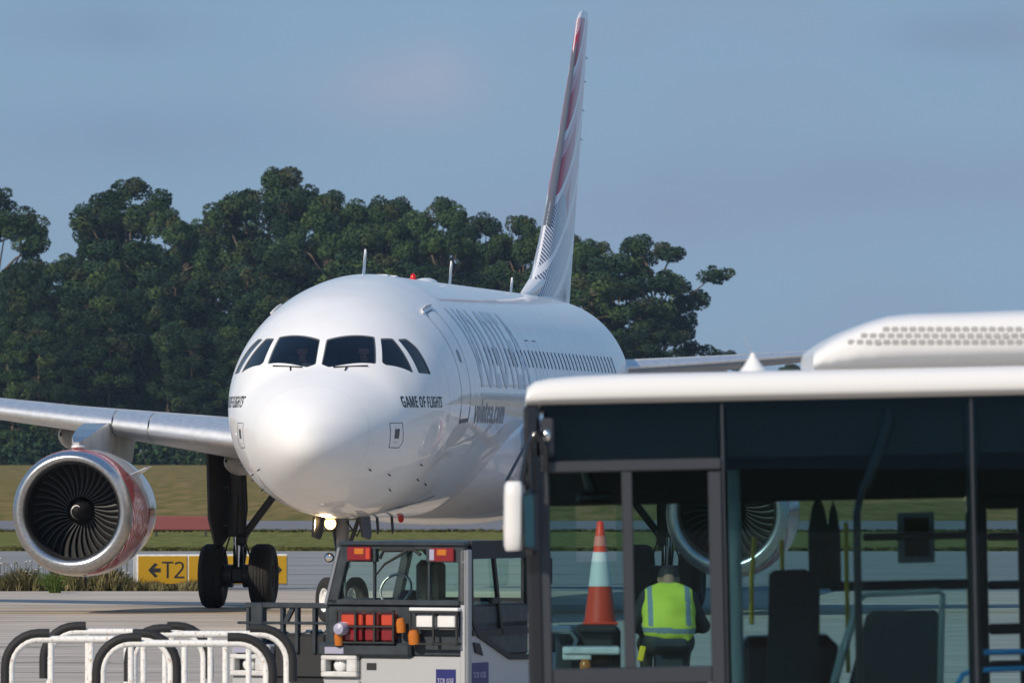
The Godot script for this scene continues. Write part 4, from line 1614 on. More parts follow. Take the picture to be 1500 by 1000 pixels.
# ---- tail
func fin_image() -> ImageTexture:
	# houndstooth-like lozenges made of fine stripes: red above, navy below, on white
	var W := 512
	var H := 1024
	var im := Image.create(W, H, false, Image.FORMAT_RGB8)
	var white := lin(0.72, 0.73, 0.75)
	var red := lin(0.42, 0.018, 0.045)
	var navy := lin(0.045, 0.065, 0.12)
	for y in H:
		var h := 1.0 - float(y) / H              # 0 at the root, 1 at the tip
		for x in W:
			var k := absf(float(x) / W - 0.5) * 2.0     # the seam is at the trailing edge: 1; the leading edge is 0
			var c := white
			var tri_ := fposmod(h * 4.6 - k * 1.7 + 0.35, 1.0)
			var ink := red if h > 0.34 + 0.06 * sin(k * 7.0) else navy
			if h > 0.06 and k > 0.03:
				var fine := fposmod(h * 84.0 + k * 30.0, 1.0)
				if k < 0.5:
					if ink == red and tri_ < 0.58:
						c = red
					elif tri_ < 0.85 and fine < 0.52:
						c = ink
				elif tri_ < 0.75 and fine < 0.45:
					c = ink
			im.set_pixel(x, y, c)
	return ImageTexture.create_from_image(im)


func build_tail() -> void:
	var fm := mat("fin_paint", 1, 1, 1, 0.28, 0.0, 0.5)
	fm.albedo_texture = fin_image()
	var b := MB.new()
	var g := []
	var uvs := []
	for q in [[5.5, 28.2, 34.45, 0.085], [6.0, 28.7, 34.75, 0.092], [6.4, 29.7, 34.95, 0.098], [7.0, 30.6, 35.3, 0.098], [8.4, 32.4, 36.05, 0.10], [9.7, 34.0, 36.75, 0.10], [10.8, 35.2, 37.3, 0.10], [11.6, 36.0, 37.66, 0.095], [11.78, 36.4, 37.7, 0.07], [11.83, 36.75, 37.65, 0.03]]:
		g.append(foil(Vector3(0, q[0], -q[1]), q[2] - q[1], q[3], 0.0, Vector3.RIGHT))
		uvs.append(1.0 - (q[0] - 5.5) / 6.16)
	b.grid(g, true, true, uvs)
	var fin := part("fin", b, fm, plane)
	var le := MB.new()
	var gg := []
	for q in [[7.3, 31.0, 35.45, 0.099], [8.4, 32.4, 36.05, 0.10], [9.7, 34.0, 36.75, 0.10], [10.8, 35.2, 37.3, 0.10], [11.25, 35.7, 37.5, 0.097]]:
		gg.append(foil(Vector3(0, q[0], -q[1]), q[2] - q[1], q[3], 0.0, Vector3.RIGHT, 0.0, 0.018, 0.006, 6))
	le.grid(gg, false)
	part("leading_edge", le, mat("leading_edge_grey", 0.22, 0.22, 0.23, 0.35, 0.6), fin)
	# static wicks on the rudder's trailing edge
	for q in [[10.9, 37.35], [10.4, 37.1], [9.8, 36.8], [9.2, 36.5]]:
		var sw := MB.new()
		sw.tube([Vector3(0, q[0], -q[1]), Vector3(0, q[0] - 0.02, -q[1] - 0.25)], 0.008, 4)
		part("static_wick", sw, M.dark_steel, fin)
	var dg := MB.new()
	dg.grid([foil(Vector3(0, 5.80, -26.8), 5.0, 0.03, 0.0, Vector3.RIGHT), foil(Vector3(0, 5.95, -27.6), 5.0, 0.06, 0.0, Vector3.RIGHT), foil(Vector3(0, 6.2, -28.9), 5.0, 0.08, 0.0, Vector3.RIGHT)], true, true)
	part("dorsal_fillet", dg, M.white_paint, plane)
	for s in [-1.0, 1.0]:
		var t := MB.new()
		var tg := []
		for q in [[0.2, 30.9, 4.0, 0.10, 4.42], [1.2, 31.45, 3.55, 0.10, 4.47], [3.0, 32.5, 2.75, 0.10, 4.60], [5.0, 33.6, 1.9, 0.10, 4.76], [6.05, 34.2, 1.45, 0.09, 4.84], [6.22, 34.6, 0.9, 0.05, 4.85]]:
			tg.append(foil(Vector3(q[0] * s, q[4], -q[1]), q[2], q[3], 0.05, Vector3.UP))
		t.grid(tg, true, true)
		var tp := part("tailplane", t, M.grey_paint, plane)
		var te := MB.new()
		var eg := []
		for q in [[1.3, 31.5, 3.5, 0.10, 4.475], [3.0, 32.5, 2.75, 0.10, 4.60], [5.0, 33.6, 1.9, 0.10, 4.76], [6.0, 34.17, 1.48, 0.09, 4.835]]:
			eg.append(foil(Vector3(q[0] * s, q[4], -q[1]), q[2], q[3], 0.05, Vector3.UP, 0.0, 0.08, 0.006, 7))
		te.grid(eg, false)
		part("leading_edge", te, M.bare_aluminium, tp)


# ---------------------------------------------------------------- people
# One continuous skin round a skeleton of tapered capsules [from, to, radius, radius, colour], meshed as surface nets.
func flesh(mb: MB, bones: Array, cell: float, soft: float, paint = null) -> void:
	var lo := Vector3(1e9, 1e9, 1e9)
	var hi := -lo
	for b in bones:
		var r: float = maxf(b[2], b[3]) + soft * 2.0 + cell * 2.0
		for p in [b[0], b[1]]:
			lo = lo.min(p - Vector3(r, r, r))
			hi = hi.max(p + Vector3(r, r, r))
	var nx := int((hi.x - lo.x) / cell) + 2
	var ny := int((hi.y - lo.y) / cell) + 2
	var nz := int((hi.z - lo.z) / cell) + 2
	var sum := PackedFloat32Array()
	sum.resize(nx * ny * nz)
	var near := PackedFloat32Array()
	near.resize(nx * ny * nz)
	near.fill(1e9)
	var who := PackedInt32Array()
	who.resize(nx * ny * nz)
	for bi in bones.size():
		var b: Array = bones[bi]
		var A: Vector3 = b[0]
		var B: Vector3 = b[1]
		var ra: float = b[2]
		var rb: float = b[3]
		var ab := B - A
		var l2 := maxf(ab.length_squared(), 1e-8)
		var r := maxf(ra, rb) + soft * 2.5 + cell * 2.0
		var i0 := Vector3i(((A.min(B) - Vector3(r, r, r) - lo) / cell).max(Vector3.ZERO))
		var i1 := Vector3i((A.max(B) + Vector3(r, r, r) - lo) / cell) + Vector3i.ONE
		for x in range(i0.x, mini(i1.x, nx)):
			for y in range(i0.y, mini(i1.y, ny)):
				for z in range(i0.z, mini(i1.z, nz)):
					var p := lo + Vector3(x, y, z) * cell
					var t := clampf((p - A).dot(ab) / l2, 0.0, 1.0)
					var d := p.distance_to(A + ab * t) - lerpf(ra, rb, t)
					if d < soft * 3.5 + cell * 2.0:
						var id := (x * ny + y) * nz + z
						sum[id] += exp(-d / soft)
						if d < near[id]:
							near[id] = d
							who[id] = bi
	var f := PackedFloat32Array()
	f.resize(nx * ny * nz)
	for i in f.size():
		f[i] = -soft * log(sum[i]) if sum[i] > 1e-12 else 0.5
	var ids := {}
	var step := [ny * nz, nz, 1]
	for x in nx - 1:
		for y in ny - 1:
			for z in nz - 1:
				var id := (x * ny + y) * nz + z
				var inside := 0
				for k in 8:
					if f[id + (k & 1) * step[0] + ((k >> 1) & 1) * step[1] + (k >> 2) * step[2]] < 0.0:
						inside += 1
				if inside == 0 or inside == 8:
					continue
				var m := Vector3.ZERO
				var n := 0
				for k in 8:
					for ax in 3:
						if (k >> ax) & 1:
							continue
						var k2 := k | (1 << ax)
						var f0 := f[id + (k & 1) * step[0] + ((k >> 1) & 1) * step[1] + (k >> 2) * step[2]]
						var f1 := f[id + (k2 & 1) * step[0] + ((k2 >> 1) & 1) * step[1] + (k2 >> 2) * step[2]]
						if (f0 < 0.0) != (f1 < 0.0):
							var t := f0 / (f0 - f1)
							var p := Vector3(k & 1, (k >> 1) & 1, k >> 2)
							p[ax] += t
							m += p
							n += 1
				var g := Vector3(f[id + step[0]] - f[id], f[id + step[1]] - f[id], f[id + step[2]] - f[id])
				ids[id] = [lo + (Vector3(x, y, z) + m / n) * cell, g.normalized(), who[id]]
	for x in range(1, nx - 1):
		for y in range(1, ny - 1):
			for z in range(1, nz - 1):
				var id := (x * ny + y) * nz + z
				for ax in 3:
					if (f[id] < 0.0) == (f[id + step[ax]] < 0.0):
						continue
					var u: int = step[(ax + 1) % 3]
					var w: int = step[(ax + 2) % 3]
					var q := [id, id - u, id - u - w, id - w]
					var ok := true
					for e in q:
						ok = ok and ids.has(e)
					if not ok:
						continue
					var a: Array = ids[q[0]]
					var b: Array = ids[q[1]]
					var c: Array = ids[q[2]]
					var d: Array = ids[q[3]]
					mb.col = paint.call(a[0]) if paint != null else bones[a[2]][4]
					mb.tri(a[0], b[0], c[0], a[1], b[1], c[1])
					mb.tri(a[0], c[0], d[0], a[1], c[1], d[1])


func head_bones(c: Vector3, f: Vector3, u: Vector3, skin_c: Color, hair: Color) -> Array:
	var r := f.cross(u)
	var eye := Color(0.03, 0.025, 0.02)
	var out := [
		[c - f * 0.02 + u * 0.015, c + f * 0.03 + u * 0.01, 0.082, 0.076, skin_c],
		[c + f * 0.035 - u * 0.045, c + f * 0.055 - u * 0.085, 0.052, 0.036, skin_c],
		[c + f * 0.085 + u * 0.0, c + f * 0.108 - u * 0.032, 0.010, 0.014, skin_c],
		[c - f * 0.03 + u * 0.035, c + f * 0.02 + u * 0.05, 0.086, 0.074, hair],
		[c - f * 0.05 - u * 0.01, c - f * 0.045 - u * 0.045, 0.062, 0.05, hair],
		[c + f * 0.082 - u * 0.06 - r * 0.02, c + f * 0.082 - u * 0.06 + r * 0.02, 0.009, 0.009, Color(0.25, 0.09, 0.07)],
	]
	for s in [-1.0, 1.0]:
		out.append([c + r * s * 0.082 + u * 0.012, c + r * s * 0.082 - u * 0.028, 0.016, 0.012, skin_c])
		out.append([c + f * 0.088 + r * s * 0.032 + u * 0.008, c + f * 0.088 + r * s * 0.036 + u * 0.008, 0.010, 0.010, eye])
		out.append([c + f * 0.086 + r * s * 0.018 + u * 0.027, c + f * 0.082 + r * s * 0.048 + u * 0.025, 0.007, 0.006, hair])
	return out


# a hand curled round a bar that runs along "along"; reach points from the wrist to the knuckles, down is the palm side
func hand_bones(w: Vector3, reach: Vector3, along: Vector3, down: Vector3, c: Color) -> Array:
	var k := w + reach * 0.085
	var o := [[w, w + reach * 0.04, 0.026, 0.030, c], [w + reach * 0.03 - along * 0.02, k - along * 0.028, 0.020, 0.016, c], [w + reach * 0.03 + along * 0.02, k + along * 0.028, 0.020, 0.016, c]]
	var ln := [0.034, 0.042, 0.040, 0.030]
	for i in 4:
		var b := k + along * (-0.033 + i * 0.022)
		var m: Vector3 = b + reach * ln[i] * 0.7 + down * ln[i] * 0.5
		var t: Vector3 = m + down * ln[i] * 0.75 - reach * ln[i] * 0.25
		o.append([b, m, 0.0092, 0.0086, c])
		o.append([m, t, 0.0086, 0.0080, c])
		o.append([t, t - reach * ln[i] * 0.6, 0.0080, 0.0070, c])
	var th := w + reach * 0.02 - along * 0.028
	o.append([th, th + reach * 0.035 - along * 0.022 + down * 0.012, 0.013, 0.011, c])
	o.append([th + reach * 0.035 - along * 0.022 + down * 0.012, th + reach * 0.06 + down * 0.035 - along * 0.012, 0.011, 0.009, c])
	return o


func build_pilot(x: float, label: String, look: float) -> void:
	var b := MB.new()
	b.has_col = true
	var navy := Color(0.02, 0.024, 0.035)
	var skin_c := Color(0.55, 0.32, 0.22)
	var sh := Color(0.05, 0.055, 0.07)
	var z := -3.24
	var bones := [[Vector3(-0.10, 3.93, z), Vector3(0.10, 3.93, z), 0.12, 0.12, navy], [Vector3(0, 3.98, z), Vector3(0, 4.20, z - 0.06), 0.14, 0.16, sh], [Vector3(-0.12, 4.24, z - 0.06), Vector3(0.12, 4.24, z - 0.06), 0.10, 0.10, sh],
		[Vector3(0, 4.30, z - 0.05), Vector3(0, 4.42, z - 0.03), 0.055, 0.052, skin_c]]
	for s in [-1.0, 1.0]:
		bones.append([Vector3(0.19 * s, 4.26, z - 0.05), Vector3(0.27 * s, 4.02, z + 0.08), 0.060, 0.045, sh])
		bones.append([Vector3(0.27 * s, 4.02, z + 0.08), Vector3(0.17 * s, 4.00, z + 0.30), 0.042, 0.030, skin_c])
		bones.append([Vector3(0.10 * s, 3.92, z), Vector3(0.14 * s, 3.95, z + 0.42), 0.085, 0.06, navy])
		bones.append([Vector3(0.14 * s, 3.95, z + 0.42), Vector3(0.13 * s, 3.58, z + 0.50), 0.056, 0.042, navy])
		bones.append([Vector3(0.13 * s, 3.57, z + 0.48), Vector3(0.13 * s, 3.54, z + 0.66), 0.042, 0.034, navy])
	flesh(b, bones, 0.018, 0.02)
	var f := Vector3(sin(look), -0.05, cos(look)).normalized()
	flesh(b, head_bones(Vector3(0, 4.515, z - 0.01) + f * 0.015, f, Vector3.UP, skin_c, Color(0.02, 0.014, 0.01)), 0.006, 0.006)
	for s in [-1.0, 1.0]:
		flesh(b, hand_bones(Vector3(0.17 * s, 4.00, z + 0.29), Vector3(-0.25 * s, -0.1, 0.95).normalized(), Vector3(1, 0, 0), Vector3(0, -1, 0), skin_c), 0.006, 0.004)
	var o := single("person", b, M.figure, label, "person")
	o.transform = plane.transform * Transform3D(Basis(), Vector3(x, 0, 0))


func build_worker() -> void:
	var g := at(980, 1000, 75.0)
	var o := thing("person", "person in a yellow reflective vest sitting bent forward, back turned, beyond the bus", "person", Vector3(g.x, -0.035, g.z), 0.06)
	var dark := Color(0.010, 0.012, 0.018)
	var olive := Color(0.030, 0.034, 0.024)
	var skin_c := Color(0.36, 0.20, 0.13)
	var b := MB.new()
	b.has_col = true
	var torso := [[Vector3(-0.09, 1.30, 0.02), Vector3(0.09, 1.30, 0.02), 0.135, 0.135, olive], [Vector3(0, 1.40, 0.01), Vector3(0, 1.53, -0.01), 0.150, 0.152, dark], [Vector3(-0.09, 1.56, -0.03), Vector3(0.09, 1.56, -0.03), 0.125, 0.125, dark],
		[Vector3(-0.13, 1.68, -0.07), Vector3(0.13, 1.68, -0.07), 0.085, 0.085, dark], [Vector3(-0.06, 1.73, -0.08), Vector3(0.06, 1.73, -0.08), 0.06, 0.06, dark]]
	var bones := torso.duplicate()
	bones.append([Vector3(0.0, 1.74, -0.09), Vector3(0.01, 1.84, -0.15), 0.062, 0.056, skin_c])
	for s in [-1.0, 1.0]:
		bones.append([Vector3(0.19 * s, 1.68, -0.07), Vector3(0.31 * s, 1.43, -0.14), 0.068, 0.055, dark])
		bones.append([Vector3(0.31 * s, 1.43, -0.14), Vector3(0.20 * s, 1.38, -0.40), 0.052, 0.034, dark])
		bones.append([Vector3(0.10 * s, 1.27, 0.0), Vector3(0.17 * s, 1.27, -0.44), 0.095, 0.07, olive])
		bones.append([Vector3(0.17 * s, 1.27, -0.44), Vector3(0.16 * s, 0.90, -0.47), 0.065, 0.047, olive])
		bones.append([Vector3(0.16 * s, 0.87, -0.45), Vector3(0.17 * s, 0.845, -0.66), 0.046, 0.036, dark])
	flesh(b, bones, 0.016, 0.02)
	var f := Vector3(0.04, -0.55, -0.84).normalized()
	var u := Vector3(0.0, 0.84, -0.55).normalized()
	flesh(b, head_bones(Vector3(0.015, 1.835, -0.225), f, u, skin_c, Color(0.015, 0.013, 0.012)), 0.007, 0.007)
	for s in [-1.0, 1.0]:
		flesh(b, hand_bones(Vector3(0.20 * s, 1.38, -0.40), Vector3(-0.2 * s, 0.0, -1.0).normalized(), Vector3(1, 0, 0), Vector3(0, -1, 0), skin_c), 0.006, 0.004)
	part("body", b, M.figure, o)
	# the vest: the torso again, a little larger, open at neck and arms
	var vb := []
	for q in torso.slice(1):
		vb.append([q[0], q[1], q[2] + 0.022, q[3] + 0.022, Color.WHITE])
	vb.append([Vector3(-0.08, 1.43, 0.02), Vector3(0.08, 1.43, 0.02), 0.155, 0.155, Color.WHITE])
	vb.append([Vector3(0.12, 1.36, 0.08), Vector3(0.13, 1.32, 0.09), 0.07, 0.055, Color.WHITE])
	var yellow := Color(0.60, 0.70, 0.055)
	var grey := Color(0.20, 0.27, 0.30)
	var v := MB.new()
	v.has_col = true
	flesh(v, vb, 0.011, 0.014, func(p: Vector3) -> Color: return grey if (absf(p.y - 1.40 + p.x * 0.03) < 0.024 or (absf(absf(p.x) - 0.165) < 0.022 and p.y > 1.44)) else yellow)
	part("vest", v, M.figure, o)
	var tx := part("vest_lettering", lettering("menzies", 0.030), M.letter_black, o)
	tx.position = Vector3(-0.015, 1.665, 0.062)
	tx.rotation = Vector3(-0.35, 0, 0)


# ---------------------------------------------------------------- signs and weeds
func build_signs_and_weeds() -> void:
	var c := at(311, 862, 176.0)
	var sg := thing("taxiway_sign", "low yellow taxiway sign with black arrows and the code T2 behind the landing gear", "sign", Vector3(c.x, 0, c.z), 0.20)
	var s := FOCAL / 176.0
	var w := 108.0 / s / cos(0.20)
	var y0 := EYE - (856.0 - HORIZON) / s
	var y1 := EYE - (813.0 - HORIZON) / s
	var b := MB.new()
	b.box(Vector3(0, (y0 + y1) / 2, -0.25), Vector3(w * 2 + 0.06, y1 - y0 + 0.04, 0.5), 0.02)
	part("housing", b, M.vehicle_white, sg)
	for q in [[-w, -w + 72.0 / s], [-w + 75.0 / s, w]]:
		var p := MB.new()
		p.box(Vector3((q[0] + q[1]) / 2, (y0 + y1) / 2, 0.010), Vector3(q[1] - q[0], y1 - y0 - 0.03, 0.03), 0.006)
		part("face_panel", p, M.sign_yellow, sg)
	var ym := (y0 + y1) / 2
	var sx := func(u: float) -> float: return (u - 311.0) / s / cos(0.20)
	for q in [[217.0, 1.0], [412.0, -1.0]]:
		var ar := MB.new()
		var x: float = sx.call(q[0])
		var k: float = q[1]
		ar.prism(PackedVector2Array([Vector2(x, ym), Vector2(x + 0.14 * k, ym + 0.15), Vector2(x + 0.20 * k, ym + 0.12), Vector2(x + 0.12 * k, ym + 0.04), Vector2(x + 0.26 * k, ym + 0.04), Vector2(x + 0.26 * k, ym - 0.04), Vector2(x + 0.12 * k, ym - 0.04), Vector2(x + 0.20 * k, ym - 0.12), Vector2(x + 0.14 * k, ym - 0.15)]), 0.026, 0.032)
		part("arrow", ar, M.letter_black, sg)
	var t := part("sign_lettering", lettering("T2", 0.34, false), M.letter_black, sg)
	t.position = Vector3(sx.call(254.0), ym, 0.03)
	for x in [-w * 0.7, 0.0, w * 0.7]:
		var lg := MB.new()
		lg.tube([Vector3(x, -0.02, -0.25), Vector3(x, y0, -0.25)], 0.04, 8)
		part("leg", lg, M.dark_steel, sg)
	# red board beyond the taxiway
	var c2 := at(265, 784, 276.0)
	var rs := thing("red_sign", "red board low in the grass between taxiway and runway", "sign", Vector3(c2.x, 0, c2.z), 0.0)
	var rb := MB.new()
	rb.box(Vector3(0, 0.42, 0), Vector3(2.0, 0.46, 0.22), 0.03)
	part("board", rb, M.sign_red, rs)
	for x in [-0.8, 0.8]:
		var lg := MB.new()
		lg.box(Vector3(x, 0.07, 0), Vector3(0.08, 0.15, 0.08))
		part("leg", lg, M.dark_steel, rs)

	# grass: one blade clump, sown over the verge and the strip between taxiway and runway
	var bl := MB.new()
	bl.has_col = true
	rng.seed = 91
	for i in 14:
		var a := rng.randf() * TAU
		var r := rng.randf() * 0.14
		var p := Vector3(cos(a) * r, 0, sin(a) * r)
		var h := rng.randf_range(0.5, 1.0)
		var ln := Vector3(cos(a + rng.randf_range(-1, 1)), 0, sin(a + rng.randf_range(-1, 1))) * rng.randf_range(0.1, 0.45)
		var sd := Vector3(rng.randf_range(-1, 1), 0, rng.randf_range(-1, 1)).normalized() * 0.022
		var m := p + ln * 0.35 + Vector3(0, h * 0.6, 0)
		var tip := p + ln + Vector3(0, h, 0)
		bl.col = Color(1, 1, 1).lerp(Color(0.75, 0.8, 0.6), rng.randf())
		var nn := Vector3(0, 0.6, 0.8)
		bl.tri(p - sd, p + sd, m + sd * 0.8, nn, nn, nn)
		bl.tri(p - sd, m + sd * 0.8, m - sd * 0.8, nn, nn, nn)
		bl.tri(m - sd * 0.8, m + sd * 0.8, tip, nn, nn, nn)
	var clump := bl.mesh()
	sow("verge_weeds", clump, 2600, func() -> Array:
		var u := rng.randf_range(-40, 300)
		var d := rng.randf_range(173.6, 178.4)
		var h := rng.randf_range(0.10, 0.44) * (1.0 if u < 200 else 0.55) * (0.6 + 0.6 * absf(sin(u * 0.05)))
		var dry := rng.randf()
		return [at(u, 0, d) * Vector3(1, 0, 1), h, Color(0.15, 0.145, 0.055).lerp(Color(0.29, 0.23, 0.14), dry)])
	sow("strip_grass", clump, 5000, func() -> Array:
		var d := rng.randf_range(238.6, 242.0) if rng.randf() < 0.6 else rng.randf_range(289.0, 292.6)
		return [Vector3(rng.randf_range(-0.064, 0.064) * d, 0, -d), rng.randf_range(0.05, 0.15), Color(0.105, 0.115, 0.032).lerp(Color(0.16, 0.14, 0.055), rng.randf())])
	# seed heads and small white flowers over the verge
	var fl := MB.new()
	fl.has_col = true
	for i in 80:
		var u := rng.randf_range(-20, 190)
		var p := at(u, 0, rng.randf_range(174.0, 177.5)) * Vector3(1, 0, 1)
		var h := rng.randf_range(0.25, 0.62)
		fl.col = Color(0.09, 0.09, 0.03)
		fl.tube([p, p + Vector3(rng.randf_range(-0.05, 0.05), h, 0)], 0.006, 3, false)
		fl.col = Color(0.62, 0.60, 0.55) if rng.randf() < 0.55 else Color(0.26, 0.2, 0.11)
		fl.sphere(p + Vector3(0, h, 0), Vector3(0.026, 0.016, 0.026), 3, 6)
	setting("wild_flowers", fl, M.leaf, "stuff")
	# one green tuft at the pavement's edge
	var tp := MB.new()
	tp.has_col = true
	for i in 90:
		var a := rng.randf() * TAU
		var h := rng.randf_range(0.2, 0.5)
		var ln := Vector3(cos(a), 0, sin(a)) * rng.randf_range(0.05, 0.42)
		var p := Vector3(cos(a), 0, sin(a)) * rng.randf() * 0.12
		tp.col = Color(0.07, 0.125, 0.025).lerp(Color(0.12, 0.16, 0.04), rng.randf())
		tp.tube([p, p + ln * 0.4 + Vector3(0, h * 0.7, 0), p + ln + Vector3(0, h * (0.75 + 0.25 * rng.randf()), 0)], [0.014, 0.011, 0.002], 3, false)
	var ct := at(80, 0, 171.5)
	single("grass_tuft", tp, M.leaf, "bright green tuft of grass at the pavement edge under the left engine", "plant", Vector3(ct.x, 0, ct.z))


func sow(called: String, clump: ArrayMesh, count: int, where: Callable) -> void:
	var mm := MultiMesh.new()
	mm.transform_format = MultiMesh.TRANSFORM_3D
	mm.use_colors = true
	mm.instance_count = count
	mm.mesh = clump
	for i in count:
		var q: Array = where.call()
		var h: float = q[1]
		mm.set_instance_transform(i, Transform3D(Basis(Vector3.UP, rng.randf() * TAU).scaled(Vector3(maxf(h, 0.25) * 1.2, h, maxf(h, 0.25) * 1.2)), q[0] - Vector3(0, 0.01, 0)))
		mm.set_instance_color(i, q[2])
	var o := MultiMeshInstance3D.new()
	o.name = numbered(called)
	o.multimesh = mm
	o.material_override = M.leaf
	o.set_meta("kind", "stuff")
	add_child(o, true)


# ---------------------------------------------------------------- barriers
func build_barriers() -> void:
	for q in [[16.0, 250.0, 936.0, 82.8, "rust flecked white barrier at the left end of the row"], [72.0, 298.0, 925.0, 86.6, "farthest white tube barrier with the highest top rail"],
			[150.0, 390.0, 942.0, 81.2, "nearest white tube barrier, in front with a clean top rail"], [196.0, 420.0, 928.5, 85.2, "white tube barrier at the right end beside the tow tractor"]]:
		var d: float = q[3]
		var s := FOCAL / d
		var p := at((q[0] + q[1]) * 0.5, 0, d)
		var o := thing("crash_barrier", q[4] + ", black pads on its corners", "barrier", Vector3(p.x, 0, p.z), deg_to_rad(rng.randf_range(-4.0, 4.0)), "white tubular barriers")
		var w: float = (q[1] - q[0]) / s * 0.5
		var h: float = EYE - (q[2] - HORIZON) / s
		var r := 0.034
		var R := 0.27
		var pts := [Vector3(-w, 0.0, 0), Vector3(-w, h - R, 0)]
		for i in range(1, 8):
			var t := PI * 0.5 * i / 7.0
			pts.append(Vector3(-w + R - R * cos(t), h - R + R * sin(t), 0))
		for i in range(0, 8):
			var t := PI * 0.5 * i / 7.0
			pts.append(Vector3(w - R + R * sin(t), h - R + R * cos(t), 0))
		pts.append(Vector3(w, 0.0, 0))
		var b := MB.new()
		b.tube(pts, r, 12)
		part("frame", b, M.rusty_white, o)
		for x in [-w * 0.5, 0.0, w * 0.5]:
			var u := MB.new()
			u.tube([Vector3(x, 0.36, 0), Vector3(x, h - r, 0)], r * 0.9, 10)
			part("upright", u, M.rusty_white, o)
		var lr := MB.new()
		lr.tube([Vector3(-w, 0.36, 0), Vector3(w, 0.36, 0)], r * 0.9, 10)
		part("lower_rail", lr, M.rusty_white, o)
		for sx in [-1.0, 1.0]:
			var pd := MB.new()
			var pp := [Vector3(sx * (w + 0.055), h - R - 0.20, 0)]
			for i in 8:
				var t := PI * 0.5 * i / 7.0
				pp.append(Vector3(sx * (w - R + (R + 0.055) * cos(t)), h - R + (R + 0.055) * sin(t), 0))
			pp.append(Vector3(sx * (w - R - 0.10), h + 0.055, 0))
			pd.tube(pp, 0.048, 12)
			part("corner_pad", pd, M.rubber_black, o)
			var ft := MB.new()
			ft.box(Vector3(sx * w, 0.012, 0), Vector3(0.16, 0.025, 0.5), 0.008)
			part("foot", ft, M.rusty_white, o)


